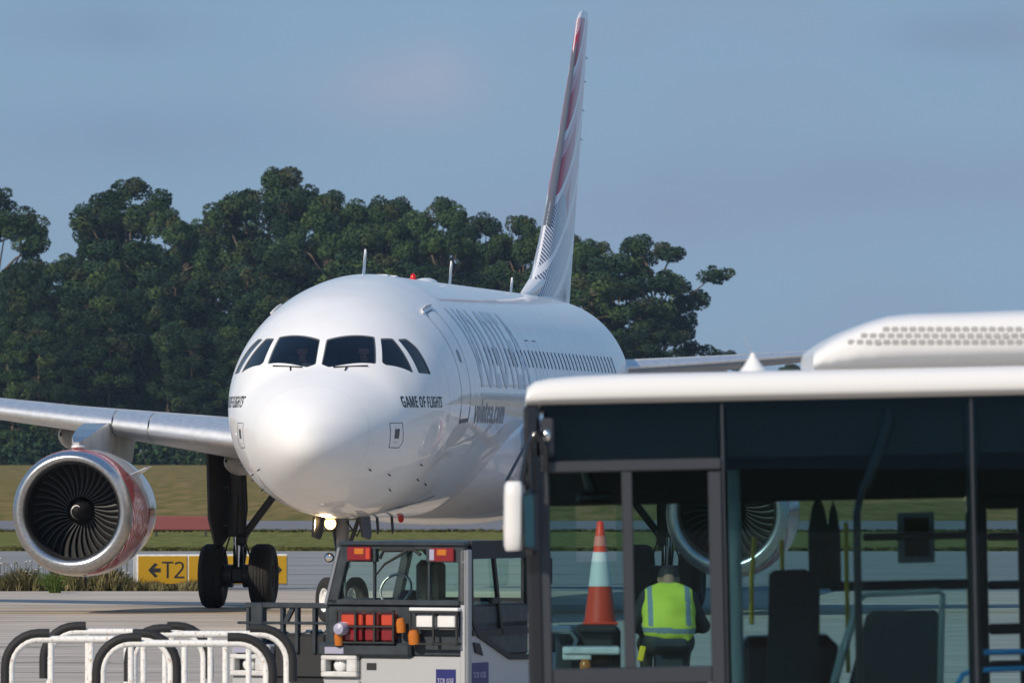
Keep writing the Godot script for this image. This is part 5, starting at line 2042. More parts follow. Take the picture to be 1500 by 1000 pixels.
# ---------------------------------------------------------------- tow tractor in front of the aeroplane
func build_tow_tractor() -> void:
	var d := 95.0
	var s := FOCAL / d
	var turn := deg_to_rad(-25.0)
	var cs := cos(turn)
	var p := at(580, 0, d)
	var o := thing("tow_tractor", "dark grey and white aircraft tow tractor with a glazed cab and guarded rear lamps", "tractor", Vector3(p.x, 0, p.z), turn)
	var X := func(u: float) -> float: return (u - 580.0) / s / cs
	var Y := func(v: float) -> float: return EYE - (v - HORIZON) / s
	var plate := func(b: MB, u0: float, v0: float, u1: float, v1: float, z0: float, z1: float, bev := 0.01) -> void:
		var a := Vector3(X.call(u0), Y.call(v1), minf(z0, z1))
		var c := Vector3(X.call(u1), Y.call(v0), maxf(z0, z1))
		b.box((a + c) * 0.5, c - a, bev)
	# chassis and wheels
	var ch := MB.new()
	plate.call(ch, 336, 995, 679, 1042, -3.6, -0.02, 0.04)
	plate.call(ch, 392, 930, 470, 996, -3.4, -0.10, 0.03)
	part("chassis", ch, M.vehicle_black, o)
	for x in [X.call(352.0), X.call(660.0)]:
		for z in [-0.75, -3.0]:
			var wn := Node3D.new()
			wn.name = "wheel"
			var t := MB.new()
			t.lathe([Vector2(0.24, -0.16), Vector2(0.42, -0.16), Vector2(0.455, -0.10), Vector2(0.455, 0.10), Vector2(0.42, 0.16), Vector2(0.24, 0.16)], Vector3(x, 0.455, z), Vector3(1, 0, 0), 28)
			var wl := part("wheel", t, M.tyre_rubber, o)
			wn.free()
			var r := MB.new()
			r.lathe([Vector2(0.02, -0.12), Vector2(0.22, -0.12), Vector2(0.245, -0.15), Vector2(0.245, 0.15), Vector2(0.22, 0.12), Vector2(0.02, 0.12)], Vector3(x, 0.455, z), Vector3(1, 0, 0), 20)
			part("rim", r, M.gear_grey, wl)
	# white body panels
	var wb := MB.new()
	plate.call(wb, 526, 961, 678, 1030, -3.5, 0.0, 0.03)
	plate.call(wb, 470, 992, 527, 1030, -3.5, -0.01, 0.03)
	part("body_panel", wb, M.body_grey_white, o)
	var dk := MB.new()
	plate.call(dk, 474, 884, 680, 962, -1.7, -0.04, 0.03)
	plate.call(dk, 466, 941, 604, 962, -0.5, 0.06, 0.03)
	part("rear_shelf", dk, M.vehicle_grey, o)
	var ub := MB.new()
	plate.call(ub, 394, 930, 474, 962, -3.0, -0.3, 0.03)
	part("engine_deck", ub, M.vehicle_black, o)
	# headlamps in white housings
	for u in [471.0, 335.0]:
		var h := MB.new()
		var e: float = u + 53.0
		plate.call(h, u, 960, e, 967, -0.5, 0.05, 0.012)
		plate.call(h, u, 984, e, 992, -0.5, 0.05, 0.012)
		plate.call(h, u, 966, u + 7, 985, -0.5, 0.05, 0.012)
		plate.call(h, e - 15, 966, e, 985, -0.5, 0.05, 0.012)
		var hl := part("headlamp_housing", h, M.vehicle_white, o)
		var rc := MB.new()
		plate.call(rc, u + 6, 966, e - 14, 985, -0.2, -0.10, 0.0)
		part("lamp_recess", rc, M.vehicle_black, hl)
		var lm := MB.new()
		lm.lathe([Vector2(0.0, 0.05), Vector2(0.05, 0.045), Vector2(0.075, 0.02), Vector2(0.08, -0.05)], Vector3(X.call(u + 24.0), Y.call(975.0), -0.05), Vector3(0, 0, 1), 18)
		part("headlamp", lm, M.lamp_white, hl)
		var pp := MB.new()
		plate.call(pp, u + 7, 948, u + 35, 958, 0.0, 0.068, 0.004)
		part("reflector_plate", pp, M.sticker_pale, o)
	var lw := MB.new()
	plate.call(lw, 335, 992, 392, 1030, -0.5, 0.0, 0.02)
	plate.call(lw, 335, 946, 392, 961, -3.4, 0.0, 0.02)
	part("body_panel", lw, M.body_grey_white, o)
	# rail frame on the low deck
	var rf := MB.new()
	plate.call(rf, 352, 884, 478, 892, -0.15, -0.05, 0.01)
	plate.call(rf, 340, 912, 478, 916, -0.15, -0.05, 0.01)
	plate.call(rf, 361, 884, 379, 960, -0.16, -0.04, 0.01)
	for u in [353.0, 404.0, 426.0, 452.0, 472.0]:
		plate.call(rf, u, 890, u + (5 if u < 460 else 16), 958, -0.14, -0.06, 0.006)
	rf.bar(Vector3(X.call(422.0), Y.call(890.0), -0.1), Vector3(X.call(410.0), Y.call(914.0), -0.1), 0.05, 0.05)
	part("deck_rail", rf, M.vehicle_grey, o)
	for u in [432.0, 460.0]:
		var bx := MB.new()
		plate.call(bx, u, 924, u + 11, 934, -0.5, -0.2, 0.02)
		part("deck_fitting", bx, M.silver_trim, o)
	# cab: posts, roof, window bars, doors
	var cb := MB.new()
	plate.call(cb, 497, 793, 683, 800, -1.78, 0.03, 0.02)
	plate.call(cb, 500, 799, 550, 823, -0.09, 0.0, 0.006)
	plate.call(cb, 624, 799, 681, 823, -0.09, 0.0, 0.006)
	plate.call(cb, 548, 799, 626, 804, -0.09, 0.0, 0.004)
	plate.call(cb, 671, 822, 681, 886, -0.09, 0.0, 0.006)
	plate.call(cb, 476, 878, 681, 886, -0.09, 0.0, 0.006)
	cb.bar(Vector3(X.call(503.0), Y.call(796.0), -0.045), Vector3(X.call(483.0), Y.call(884.0), -0.045), 0.16, 0.09, 0.01)
	for q in [[503.0, 483.0], [676.0, 676.0]]:
		cb.bar(Vector3(X.call(q[0]), Y.call(796.0), -1.70), Vector3(X.call(q[1]), Y.call(886.0), -1.70), 0.10, 0.10, 0.01)
	plate.call(cb, 480, 878, 681, 900, -1.78, -1.66, 0.01)
	part("cab_frame", cb, M.vehicle_grey, o)
	var ed := MB.new()
	ed.bar(Vector3(X.call(496.0), Y.call(802.0), 0.0), Vector3(X.call(476.0), Y.call(886.0), 0.0), 0.035, 0.03, 0.005)
	part("cab_edge_trim", ed, M.silver_trim, o)
	for u in [546.0, 627.0]:
		var br := MB.new()
		plate.call(br, u - 1.5, 823 if u < 600 else 822, u + 1.5, 879, -0.07, -0.02, 0.003)
		part("window_bar", br, M.vehicle_grey, o)
	var gl := MB.new()
	plate.call(gl, 500, 803, 674, 880, -0.062, -0.054, 0.0)
	part("rear_window", gl, M.cab_glass, o)
	var gl2 := MB.new()
	plate.call(gl2, 488, 800, 674, 880, -1.704, -1.696, 0.0)
	part("windscreen", gl2, M.cab_glass, o)
	# door side, running back from the right rear corner
	var xr: float = X.call(681.0)
	var yt: float = Y.call(800.0)
	var D := func(u: float) -> float: return -(u - 683.0) / s / sin(-turn)
	var dp := MB.new()
	dp.xf = Transform3D(Basis(Vector3(0, 0, -1), Vector3(0, 1, 0), Vector3(1, 0, 0)), Vector3(xr, 0, 0))
	var YY := func(v: float) -> float: return EYE - (v - HORIZON) / s
	var du := func(u: float) -> float: return (u - 683.0) / s / sin(-turn)
	# lower door skin with the curved window line
	dp.prism(PackedVector2Array([Vector2(du.call(683.0), YY.call(1030.0)), Vector2(du.call(790.0), YY.call(1030.0)), Vector2(du.call(790.0), YY.call(968.0)), Vector2(du.call(748.0), YY.call(962.0)), Vector2(du.call(716.0), YY.call(936.0)), Vector2(du.call(698.0), YY.call(926.0)), Vector2(du.call(691.0), YY.call(905.0)), Vector2(du.call(690.0), YY.call(815.0)), Vector2(du.call(683.0), YY.call(805.0))]), -0.05, 0.0)
	var door := part("cab_door", dp, M.body_grey_white, o)
	var fr := MB.new()
	fr.xf = dp.xf
	for q in [[690, 818, 692, 908, 692, 908], [0, 0, 0, 0, 0, 0]]:
		if q[0] == 0:
			continue
		fr.bar(Vector3(du.call(691.0), YY.call(815.0), 0.0), Vector3(du.call(692.0), YY.call(908.0), 0.0), 0.05, 0.05)
	fr.bar(Vector3(du.call(692.0), YY.call(908.0), 0.0), Vector3(du.call(700.0), YY.call(928.0), 0.0), 0.05, 0.05)
	fr.bar(Vector3(du.call(700.0), YY.call(928.0), 0.0), Vector3(du.call(748.0), YY.call(964.0), 0.0), 0.06, 0.05)
	fr.bar(Vector3(du.call(748.0), YY.call(964.0), 0.0), Vector3(du.call(792.0), YY.call(966.0), 0.0), 0.06, 0.05)
	fr.bar(Vector3(du.call(690.0), YY.call(805.0), 0.0), Vector3(du.call(792.0), YY.call(805.0), 0.0), 0.20, 0.06)
	fr.bar(Vector3(du.call(724.0), YY.call(812.0), 0.0), Vector3(du.call(736.0), YY.call(930.0), 0.0), 0.05, 0.04)
	fr.bar(Vector3(du.call(692.0), YY.call(926.0), 0.0), Vector3(du.call(780.0), YY.call(926.0), 0.0), 0.07, 0.04)
	part("window_frame", fr, M.vehicle_black, door)
	var dg := MB.new()
	dg.xf = dp.xf
	dg.prism(PackedVector2Array([Vector2(du.call(690.0), YY.call(812.0)), Vector2(du.call(790.0), YY.call(812.0)), Vector2(du.call(790.0), YY.call(962.0)), Vector2(du.call(748.0), YY.call(960.0)), Vector2(du.call(700.0), YY.call(926.0)), Vector2(du.call(692.0), YY.call(905.0))]), -0.028, -0.020)
	part("door_pane", dg, M.cab_glass, door)
	var lt := MB.new()
	lt.xf = dp.xf
	lt.prism(PackedVector2Array([Vector2(du.call(694.0), YY.call(940.0)), Vector2(du.call(703.0), YY.call(942.0)), Vector2(du.call(708.0), YY.call(960.0)), Vector2(du.call(697.0), YY.call(955.0))]), 0.0, 0.02)
	lt.box(Vector3(du.call(721.0), YY.call(880.0), 0.03), Vector3(0.16, 0.07, 0.05), 0.01)
	part("door_latch", lt, M.vehicle_black, door)
	var pil := MB.new()
	pil.bar(Vector3(xr + 0.02, YY.call(804.0), -0.05), Vector3(xr + 0.02, YY.call(1000.0), -0.05), 0.05, 0.09, 0.01)
	part("corner_trim", pil, M.silver_trim, o)
	# left side of the cab
	var ls := MB.new()
	ls.bar(Vector3(X.call(502.0), Y.call(800.0), -0.05), Vector3(X.call(502.0), Y.call(800.0), -1.7), 0.08, 0.08)
	ls.bar(Vector3(X.call(483.0), Y.call(884.0), -0.05), Vector3(X.call(483.0), Y.call(884.0), -1.7), 0.08, 0.08)
	part("cab_side_rail", ls, M.vehicle_grey, o)
	# tail lamps on the cab, wiper, guarded lamps on the shelf
	for q in [[510.0, 801.0], [632.0, 802.0]]:
		var b := MB.new()
		plate.call(b, q[0], q[1], q[0] + 35.0, q[1] + 20.0, 0.0, 0.05, 0.01)
		var tl := part("tail_lamp", b, M.lamp_red, o)
		var am := MB.new()
		plate.call(am, q[0] + 11.0, q[1] + 2.0, q[0] + 25.0, q[1] + 11.0, 0.02, 0.058, 0.006)
		part("indicator", am, M.lamp_amber, tl)
		var wr := MB.new()
		plate.call(wr, q[0] + (0.0 if q[0] > 600 else 28.0), q[1] + 2.0, q[0] + (7.0 if q[0] > 600 else 34.0), q[1] + 18.0, 0.02, 0.056, 0.004)
		part("reversing_lamp", wr, M.sticker_pale if q[0] > 600 else M.lamp_orange_red, tl)
	var wi := MB.new()
	wi.tube([Vector3(X.call(598.0), Y.call(804.0), 0.0), Vector3(X.call(590.0), Y.call(812.0), 0.05), Vector3(X.call(565.0), Y.call(826.0), 0.03), Vector3(X.call(548.0), Y.call(845.0), 0.0)], [0.02, 0.018, 0.014, 0.010], 6)
	wi.tube([Vector3(X.call(556.0), Y.call(818.0), 0.0), Vector3(X.call(562.0), Y.call(806.0), 0.0), Vector3(X.call(606.0), Y.call(805.0), 0.0), Vector3(X.call(616.0), Y.call(812.0), 0.0)], 0.022, 6)
	part("rear_wiper", wi, M.rubber_black, o)
	for q in [[501, 897, 533, 917], [537, 897, 556, 917], [560, 897, 580, 917], [501, 919, 532, 939], [536, 919, 556, 939], [560, 919, 580, 939]]:
		var b := MB.new()
		plate.call(b, q[0], q[1], q[2], q[3], -0.04, 0.05, 0.015)
		part("signal_lamp", b, M.lamp_orange_red if q[1] < 910 else M.lamp_red, o)
	for q in [[612, 899, 640, 921], [643, 899, 671, 921]]:
		var b := MB.new()
		plate.call(b, q[0], q[1], q[2], q[3], -0.04, 0.06, 0.02)
		part("work_lamp", b, M.lamp_white, o)
	var tp := MB.new()
	plate.call(tp, 604, 889, 676, 894, -0.04, 0.09, 0.008)
	part("lamp_shelf", tp, M.lamp_white, o)
	for q in [[499, 580, 895], [608, 673, 896]]:
		var b := MB.new()
		for v in [q[2], q[2] + 22.5, q[2] + 46.0]:
			plate.call(b, q[0] - 3, v - 1.5, q[1] + 3, v + 1.5, 0.07, 0.10, 0.004)
		var nn := 4 if q[0] < 550 else 3
		for k in nn:
			var u: float = lerpf(q[0] - 2.0, q[1] + 1.0, k / (nn - 1.0))
			plate.call(b, u - 1.5, q[2] - 2, u + 1.5, q[2] + 48, 0.07, 0.10, 0.004)
			plate.call(b, u - 1.5, q[2] + 44, u + 1.5, q[2] + 48, -0.04, 0.10, 0.004)
		part("lamp_guard", b, M.vehicle_black, o)
	for q in [[592.0, 917.0, 0.055], [611.0, 934.0, 0.065], [500.0, 937.0, 0.05]]:
		var b := MB.new()
		b.lathe([Vector2(q[2], -0.06), Vector2(q[2], 0.04), Vector2(q[2] * 0.7, 0.09), Vector2(0, 0.10)], Vector3(X.call(q[0]), Y.call(q[1]), 0.08), Vector3(0, 1, 0.2), 16)
		part("amber_beacon", b, M.lamp_amber, o)
	var rl := MB.new()
	rl.lathe([Vector2(0.0, 0.10), Vector2(0.06, 0.08), Vector2(0.08, 0.0), Vector2(0.07, -0.08)], Vector3(X.call(505.0), Y.call(921.0), 0.10), Vector3(0, 0, 1), 18)
	part("round_lamp", rl, M.sticker_pale, o)
	var pb := MB.new()
	plate.call(pb, 537, 971, 551, 981, 0.0, 0.012, 0.003)
	part("data_plate", pb, M.vehicle_black, o)
	# blue stickers with pale lettering
	var st := MB.new()
	plate.call(st, 639, 979, 668, 1018, 0.0, 0.006, 0.0)
	var so := part("sticker", st, M.sticker_blue, o)
	var tx := part("sticker_lettering", lettering("TCR GSE", 0.052), M.sticker_pale, so)
	tx.position = Vector3(X.call(653.5), Y.call(996.0), 0.010)
	tx.scale = Vector3(0.72, 1, 1)
	var st2 := MB.new()
	st2.xf = dp.xf
	st2.prism(PackedVector2Array([Vector2(du.call(690.0), YY.call(1010.0)), Vector2(du.call(717.0), YY.call(1010.0)), Vector2(du.call(717.0), YY.call(970.0)), Vector2(du.call(690.0), YY.call(970.0))]), 0.0, 0.006)
	var so2 := part("sticker", st2, M.sticker_blue, o)
	var tx2 := part("sticker_lettering", lettering("TCR GSE", 0.062), M.sticker_pale, so2)
	tx2.transform = Transform3D(Basis(Vector3(0, 0, -1), Vector3(0, 1, 0), Vector3(1, 0, 0)), Vector3(xr + 0.011, YY.call(988.0), -du.call(703.5)))
	# inside the cab: seat, steering wheel, column
	var se := MB.new()
	se.box(Vector3(X.call(602.0), 1.05, -0.85), Vector3(0.5, 0.14, 0.5), 0.05)
	se.box(Vector3(X.call(600.0), 1.40, -0.55), Vector3(0.36, 0.60, 0.13), 0.06)
	se.box(Vector3(X.call(600.0), 1.82, -0.55), Vector3(0.2, 0.14, 0.1), 0.04)
	part("driver_seat", se, M.vehicle_black, o)
	var fl := MB.new()
	fl.box(Vector3((X.call(480.0) + xr) * 0.5, 0.98, -0.9), Vector3(xr - X.call(482.0), 0.05, 1.5))
	fl.box(Vector3(X.call(530.0), 1.18, -1.2), Vector3(0.42, 0.34, 0.3), 0.14)
	part("dashboard", fl, M.vehicle_black, o)
	var sw := MB.new()
	var sp := []
	for i in 25:
		var a := TAU * i / 24.0
		sp.append(Vector3(X.call(522.0) + 0.19 * cos(a), 1.36 + 0.17 * sin(a), -1.0 - 0.08 * sin(a)))
	sw.tube(sp, 0.016, 8, false)
	part("steering_wheel", sw, M.silver_trim, o)
	var mi := MB.new()
	mi.box(Vector3(xr + 0.25, YY.call(838.0), -1.6), Vector3(0.16, 0.34, 0.08), 0.05)
	mi.tube([Vector3(xr, YY.call(815.0), -1.6), Vector3(xr + 0.25, YY.call(822.0), -1.6)], 0.015, 6)
	part("wing_mirror", mi, M.vehicle_black, o)


# ---------------------------------------------------------------- baggage tractor and cone beyond the bus
func build_baggage_tractor() -> void:
	var d := 75.0
	var s := FOCAL / d
	var p := at(930, 0, d)
	var o := thing("baggage_tractor", "open baggage tractor with a pale tray and yellow lever, seen through the bus windows", "tractor", Vector3(p.x, 0, p.z), 0.0)
	var X := func(u: float) -> float: return (u - 930.0) / s
	var Y := func(v: float) -> float: return EYE - (v - HORIZON) / s
	var plate := func(b: MB, u0: float, v0: float, u1: float, v1: float, z0: float, z1: float, bev := 0.01) -> void:
		var a := Vector3(X.call(u0), Y.call(v1), minf(z0, z1))
		var c := Vector3(X.call(u1), Y.call(v0), maxf(z0, z1))
		b.box((a + c) * 0.5, c - a, bev)
	var b := MB.new()
	plate.call(b, 812, 985, 1035, 1052, -1.9, 0.3, 0.04)
	plate.call(b, 815, 920, 910, 986, -1.6, -0.3, 0.03)
	part("chassis", b, M.vehicle_grey, o)
	var bn := MB.new()
	plate.call(bn, 845, 916, 905, 926, -0.75, -0.1, 0.02)
	plate.call(bn, 852, 925, 900, 950, -0.7, -0.2, 0.02)
	part("cone_rack", bn, M.vehicle_black, o)
	var tr := MB.new()
	plate.call(tr, 824, 946, 908, 957, -0.3, 0.35, 0.015)
	plate.call(tr, 824, 956, 866, 965, -0.2, 0.33, 0.01)
	part("tray", tr, M.vehicle_white, o)
	var pp := MB.new()
	plate.call(pp, 804, 918, 838, 928, -0.6, 0.0, 0.02)
	pp.tube([Vector3(X.call(836.0), Y.call(923.0), -0.2), Vector3(X.call(845.0), Y.call(937.0), -0.2), Vector3(X.call(841.0), Y.call(950.0), -0.2)], 0.025, 8)
	part("side_locker", pp, M.silver_trim, o)
	var am := MB.new()
	am.lathe([Vector2(0.05, -0.05), Vector2(0.05, 0.03), Vector2(0.03, 0.06), Vector2(0, 0.065)], Vector3(X.call(857.0), Y.call(974.0), 0.36), Vector3(0, 1, 0), 14)
	part("amber_lamp", am, M.lamp_amber, o)
	var bg := MB.new()
	bg.sphere(Vector3(X.call(880.0), Y.call(966.0), 0.1), Vector3(0.10, 0.05, 0.14), 8, 12)
	part("strap_bundle", bg, mat("brown_strap", 0.07, 0.04, 0.02, 0.9), o)
	var st := MB.new()
	plate.call(st, 948, 944, 1012, 956, -0.42, 0.12, 0.03)
	plate.call(st, 955, 934, 1008, 950, 0.16, 0.24, 0.03)
	plate.call(st, 958, 956, 1002, 990, -0.35, 0.1, 0.02)
	part("seat", st, M.seat_dark, o)
	var fd := MB.new()
	plate.call(fd, 940, 984, 1030, 992, -1.3, -0.2, 0.01)
	part("floor_plate", fd, M.vehicle_grey, o)
	var lv := MB.new()
	lv.bar(Vector3(X.call(937.0), Y.call(967.0), 0.22), Vector3(X.call(942.0), Y.call(945.0), 0.22), 0.055, 0.03, 0.008)
	part("lever", lv, M.rail_yellow, o)
	var sw := MB.new()
	var sp := []
	for i in 25:
		var a := TAU * i / 24.0
		sp.append(Vector3(X.call(980.0) + 0.20 * cos(a), 1.34 + 0.06 * sin(a), -0.53 + 0.17 * sin(a)))
	sw.tube(sp, 0.014, 8, false)
	sw.tube([Vector3(X.call(980.0), 1.33, -0.55), Vector3(X.call(980.0), 0.9, -0.85)], 0.025, 8)
	part("steering_wheel", sw, M.vehicle_black, o)
	for x in [X.call(832.0), X.call(1020.0)]:
		for z in [0.0, -1.5]:
			var t := MB.new()
			t.lathe([Vector2(0.02, -0.07), Vector2(0.18, -0.09), Vector2(0.30, -0.10), Vector2(0.34, -0.06), Vector2(0.34, 0.06), Vector2(0.30, 0.10), Vector2(0.18, 0.09), Vector2(0.02, 0.07)], Vector3(x, 0.34, z), Vector3(1, 0, 0), 24)
			part("wheel", t, M.tyre_rubber, o)
	# the cone standing on the rack
	var c := at(880, 915, d)
	var y0: float = Y.call(916.0)
	var h := 148.0 / s
	var co := thing("traffic_cone", "orange traffic cone with a wide white sleeve standing on the baggage tractor", "cone", Vector3(c.x, y0, c.z - 0.42))
	var r := func(k: float) -> float: return lerpf(0.142, 0.028, k)
	var cuts := [0.0, 0.36, 0.70, 0.76, 0.86, 1.0]
	for i in 5:
		var cm := MB.new()
		var k0: float = cuts[i]
		var k1: float = cuts[i + 1]
		var e := 0.003 if i in [1, 3] else 0.0
		var pr := [Vector2(r.call(k0) + e, k0 * h + 0.02), Vector2(r.call(k1) + e, k1 * h + 0.02)]
		if i == 4:
			pr.append_array([Vector2(0.02, h + 0.026), Vector2(0.0, h + 0.028)])
		cm.lathe(pr, Vector3.ZERO, Vector3.UP, 32)
		part("sleeve" if i in [1, 3] else "cone_body", cm, M.cone_white if i == 1 else (M.stripe_pink if i == 3 else M.cone_orange), co)
	var ba := MB.new()
	ba.box(Vector3(0, 0.012, 0), Vector3(0.31, 0.024, 0.31), 0.008)
	part("base", ba, M.cone_orange, co)
	build_worker()


# ---------------------------------------------------------------- the bus in the foreground
func build_bus() -> void:
	var d := 46.0
	var s := FOCAL / d
	var roll := 0.021
	var p := at(780, 0, d)
	var o := thing("airport_bus", "white roofed airport bus with large dark tinted windows close in the right foreground", "bus", Vector3(p.x + roll * 3.0, 0.0, p.z), 0.0)
	o.rotation.z = atan(roll)
	var X := func(u: float) -> float: return (u - 780.0) / s
	var Y := func(v: float, u := 780.0) -> float: return EYE - (v + roll * (u - 780.0) - HORIZON) / s
	var plate := func(b: MB, u0: float, v0: float, u1: float, v1: float, z0: float, z1: float, bev := 0.008) -> void:
		var um := (u0 + u1) * 0.5
		var a := Vector3(X.call(u0), Y.call(v1, um), minf(z0, z1))
		var c := Vector3(X.call(u1), Y.call(v0, um), maxf(z0, z1))
		b.box((a + c) * 0.5, c - a, bev)
	var L := 9.2
	var FZ := -2.5
	var yr: float = Y.call(593.0)       # underside of the roof's edge
	# roof
	var rf := MB.new()
	var g := []
	for q in [[-0.03, 0.30], [-0.02, 0.62], [0.02, 0.80], [0.10, 0.90], [0.25, 0.96], [0.5, 1.0], [4.0, 1.0], [L, 1.0], [L + 0.03, 0.7]]:
		var k: float = q[1]
		var rg := PackedVector3Array()
		for e in [[0.03, 0.0], [0.05, 0.05], [0.04, 0.11], [-0.02, 0.152], [-0.15, 0.158], [-0.6, 0.162], [-1.25, 0.164], [-1.9, 0.162], [-2.35, 0.158], [-2.48, 0.152], [-2.54, 0.11], [-2.55, 0.05], [-2.53, 0.0]]:
			rg.append(Vector3(q[0], yr + e[1] * k, e[0]))
		g.append(rg)
	rf.grid(g, true, true)
	part("roof", rf, M.bus_white, o)
	# air conditioning pod with its perforated side
	var ac := MB.new()
	var ag := []
	var prof := [[1197, 519], [1200, 511], [1222, 496], [1245, 484], [1282, 469], [1310, 461], [1345, 457], [1420, 455], [1500, 452], [1900, 450], [2100, 452]]
	for q in prof:
		var top: float = Y.call(q[1], float(q[0]))
		var x: float = X.call(q[0])
		var h := top - yr - 0.15
		var rg := PackedVector3Array()
		for e in [[-0.22, 0.0], [-0.22, 0.55], [-0.25, 0.82], [-0.34, 0.96], [-0.55, 1.0], [-1.95, 1.0], [-2.16, 0.96], [-2.25, 0.82], [-2.28, 0.55], [-2.28, 0.0]]:
			rg.append(Vector3(x, yr + 0.15 + h * e[1], e[0]))
		ag.append(rg)
	ac.grid(ag, true, true)
	var pod := part("air_conditioner", ac, M.bus_white, o)
	var vs := MB.new()
	vs.prism(disc_poly(0.019, 0.014, 0.012), -0.02, 0.002)
	var vm := vs.mesh()
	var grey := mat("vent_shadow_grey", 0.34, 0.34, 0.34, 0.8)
	for row in 3:
		for k in 34:
			var u := 1240.0 + k * 13.0 + row * 6.5
			if u < 1247.0 + row * -10.0 + 14.0 or u > 1680.0:
				continue
			var yv: float = Y.call(481.0 + row * 9.5, u)
			var topv := 452.0
			for i in prof.size() - 1:
				if u >= prof[i][0] and u <= prof[i + 1][0]:
					topv = lerpf(prof[i][1], prof[i + 1][1], (u - prof[i][0]) / (prof[i + 1][0] - prof[i][0]))
			var rel: float = (yv - yr - 0.15) / (Y.call(topv, u) - yr - 0.15)
			if rel > 0.80:
				continue
			var e := part("vent_hole", vm, grey, pod)
			e.position = Vector3(X.call(u), yv, -0.2185 - 0.03 * clampf((rel - 0.55) / 0.27, 0.0, 1.0))
			e.rotation.x = -0.35 if rel > 0.55 else 0.0
	# small roof aerial
	var ar := MB.new()
	var xa: float = X.call(1108.0)
	ar.lathe([Vector2(0.075, 0.0), Vector2(0.05, 0.03), Vector2(0.02, 0.075), Vector2(0.008, 0.10)], Vector3(xa, yr + 0.16, -0.3), Vector3.UP, 16)
	part("roof_aerial", ar, M.bus_white, o)
	var wh := MB.new()
	wh.tube([Vector3(xa, yr + 0.24, -0.3), Vector3(xa - 0.05, yr + 0.36, -0.3)], 0.002, 5)
	part("aerial_whip", wh, M.vent_shadow_grey if M.has("vent_shadow_grey") else M.silver_trim, o)
	# lower body, floor, ceiling and ends
	var lb := MB.new()
	lb.box(Vector3(L * 0.5 - 0.02, 0.80, 0.0), Vector3(L, 1.0, 0.06), 0.02)
	lb.box(Vector3(L * 0.5 - 0.02, 0.80, FZ), Vector3(L, 1.0, 0.06), 0.02)
	lb.box(Vector3(L - 0.05, 1.75, FZ * 0.5), Vector3(0.06, 2.9, 2.5), 0.02)
	lb.box(Vector3(-0.03, 0.75, FZ * 0.5), Vector3(0.06, 0.9, 2.5), 0.02)
	part("body_shell", lb, M.bus_white, o)
	var fl := MB.new()
	fl.box(Vector3(L * 0.5, 0.55, FZ * 0.5), Vector3(L - 0.2, 0.06, 2.4))
	part("floor_panel", fl, M.seat_dark, o)
	var ce := MB.new()
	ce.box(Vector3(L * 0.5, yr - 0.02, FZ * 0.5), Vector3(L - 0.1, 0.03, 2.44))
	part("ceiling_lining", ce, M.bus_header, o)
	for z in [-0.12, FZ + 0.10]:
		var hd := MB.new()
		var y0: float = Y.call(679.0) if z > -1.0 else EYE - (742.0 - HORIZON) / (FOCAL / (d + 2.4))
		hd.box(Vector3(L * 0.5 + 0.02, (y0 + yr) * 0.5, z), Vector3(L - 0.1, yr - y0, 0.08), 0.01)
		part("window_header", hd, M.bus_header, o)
	# near side: pillars and panes
	var fp := MB.new()
	fp.box(Vector3(0.0, 2.2, -0.01), Vector3(0.085, 2.02, 0.10), 0.02)
	fp.box(Vector3(0.0, 2.2, FZ + 0.03), Vector3(0.085, 2.02, 0.10), 0.02)
	fp.box(Vector3(0.0, yr - 0.07, FZ * 0.5), Vector3(0.08, 0.14, 2.4), 0.02)
	part("front_pillar", fp, M.bus_black, o)
	var ws := MB.new()
	ws.box(Vector3(-0.02, 2.15, FZ * 0.5), Vector3(0.012, 1.85, 2.3))
	part("windscreen", ws, M.bus_glass_far, o)
	var spans := [[798.0, 1057.0], [1060.0, 1421.0], [1427.0, 1800.0], [1806.0, 2180.0], [2186.0, 2560.0], [2566.0, 2940.0], [2946.0, 3260.0]]
	for i in spans.size():
		var q: Array = spans[i]
		if i > 0:
			var pl := MB.new()
			var xp: float = X.call((q[0] + spans[i - 1][1]) * 0.5)
			pl.box(Vector3(xp, 2.2, -0.085), Vector3(0.075 if i > 1 else 0.05, 2.0, 0.10), 0.01)
			part("side_pillar", pl, M.bus_black, o)
			var sl := MB.new()
			sl.box(Vector3(xp, 2.24, 0.004), Vector3(0.014, 1.9, 0.006), 0.002)
			part("window_seal", sl, M.bus_frame, o)
		var pn := MB.new()
		var x0: float = X.call(q[0])
		var x1: float = X.call(q[1])
		if i == 0:
			# fixed pane above the driver's sliding window
			var yt: float = Y.call(672.0)
			pn.box(Vector3((x0 + x1) * 0.5, (yt + yr) * 0.5, 0.0), Vector3(x1 - x0, yr - yt, 0.012))
		else:
			pn.box(Vector3((x0 + x1) * 0.5, (1.3 + yr) * 0.5, 0.0), Vector3(x1 - x0, yr - 1.3, 0.012))
		part("side_window", pn, M.bus_glass, o)
	# driver's sliding window: frame, mullion, two panes
	var fr := MB.new()
	plate.call(fr, 798, 673, 1056, 690, -0.05, 0.025, 0.008)
	plate.call(fr, 1036, 690, 1056, 1010, -0.05, 0.025, 0.008)
	plate.call(fr, 786, 690, 803, 1010, -0.05, 0.025, 0.008)
	plate.call(fr, 803, 977, 1037, 1002, -0.05, 0.025, 0.008)
	plate.call(fr, 909, 690, 925, 978, -0.04, 0.020, 0.006)
	var dw := part("driver_window", fr, M.bus_frame, o)
	for q in [[803, 910], [924, 1037]]:
		var pn := MB.new()
		plate.call(pn, q[0], 689, q[1], 979, -0.012, -0.003, 0.0)
		part("pane", pn, M.bus_glass, dw)
	# far side: pillars, panes, one of them slid open, guard rails
	var s2 := FOCAL / (d + 2.5)
	var X2 := func(u: float) -> float: return (u - 750.0) / s2 - (780.0 - 750.0) / s
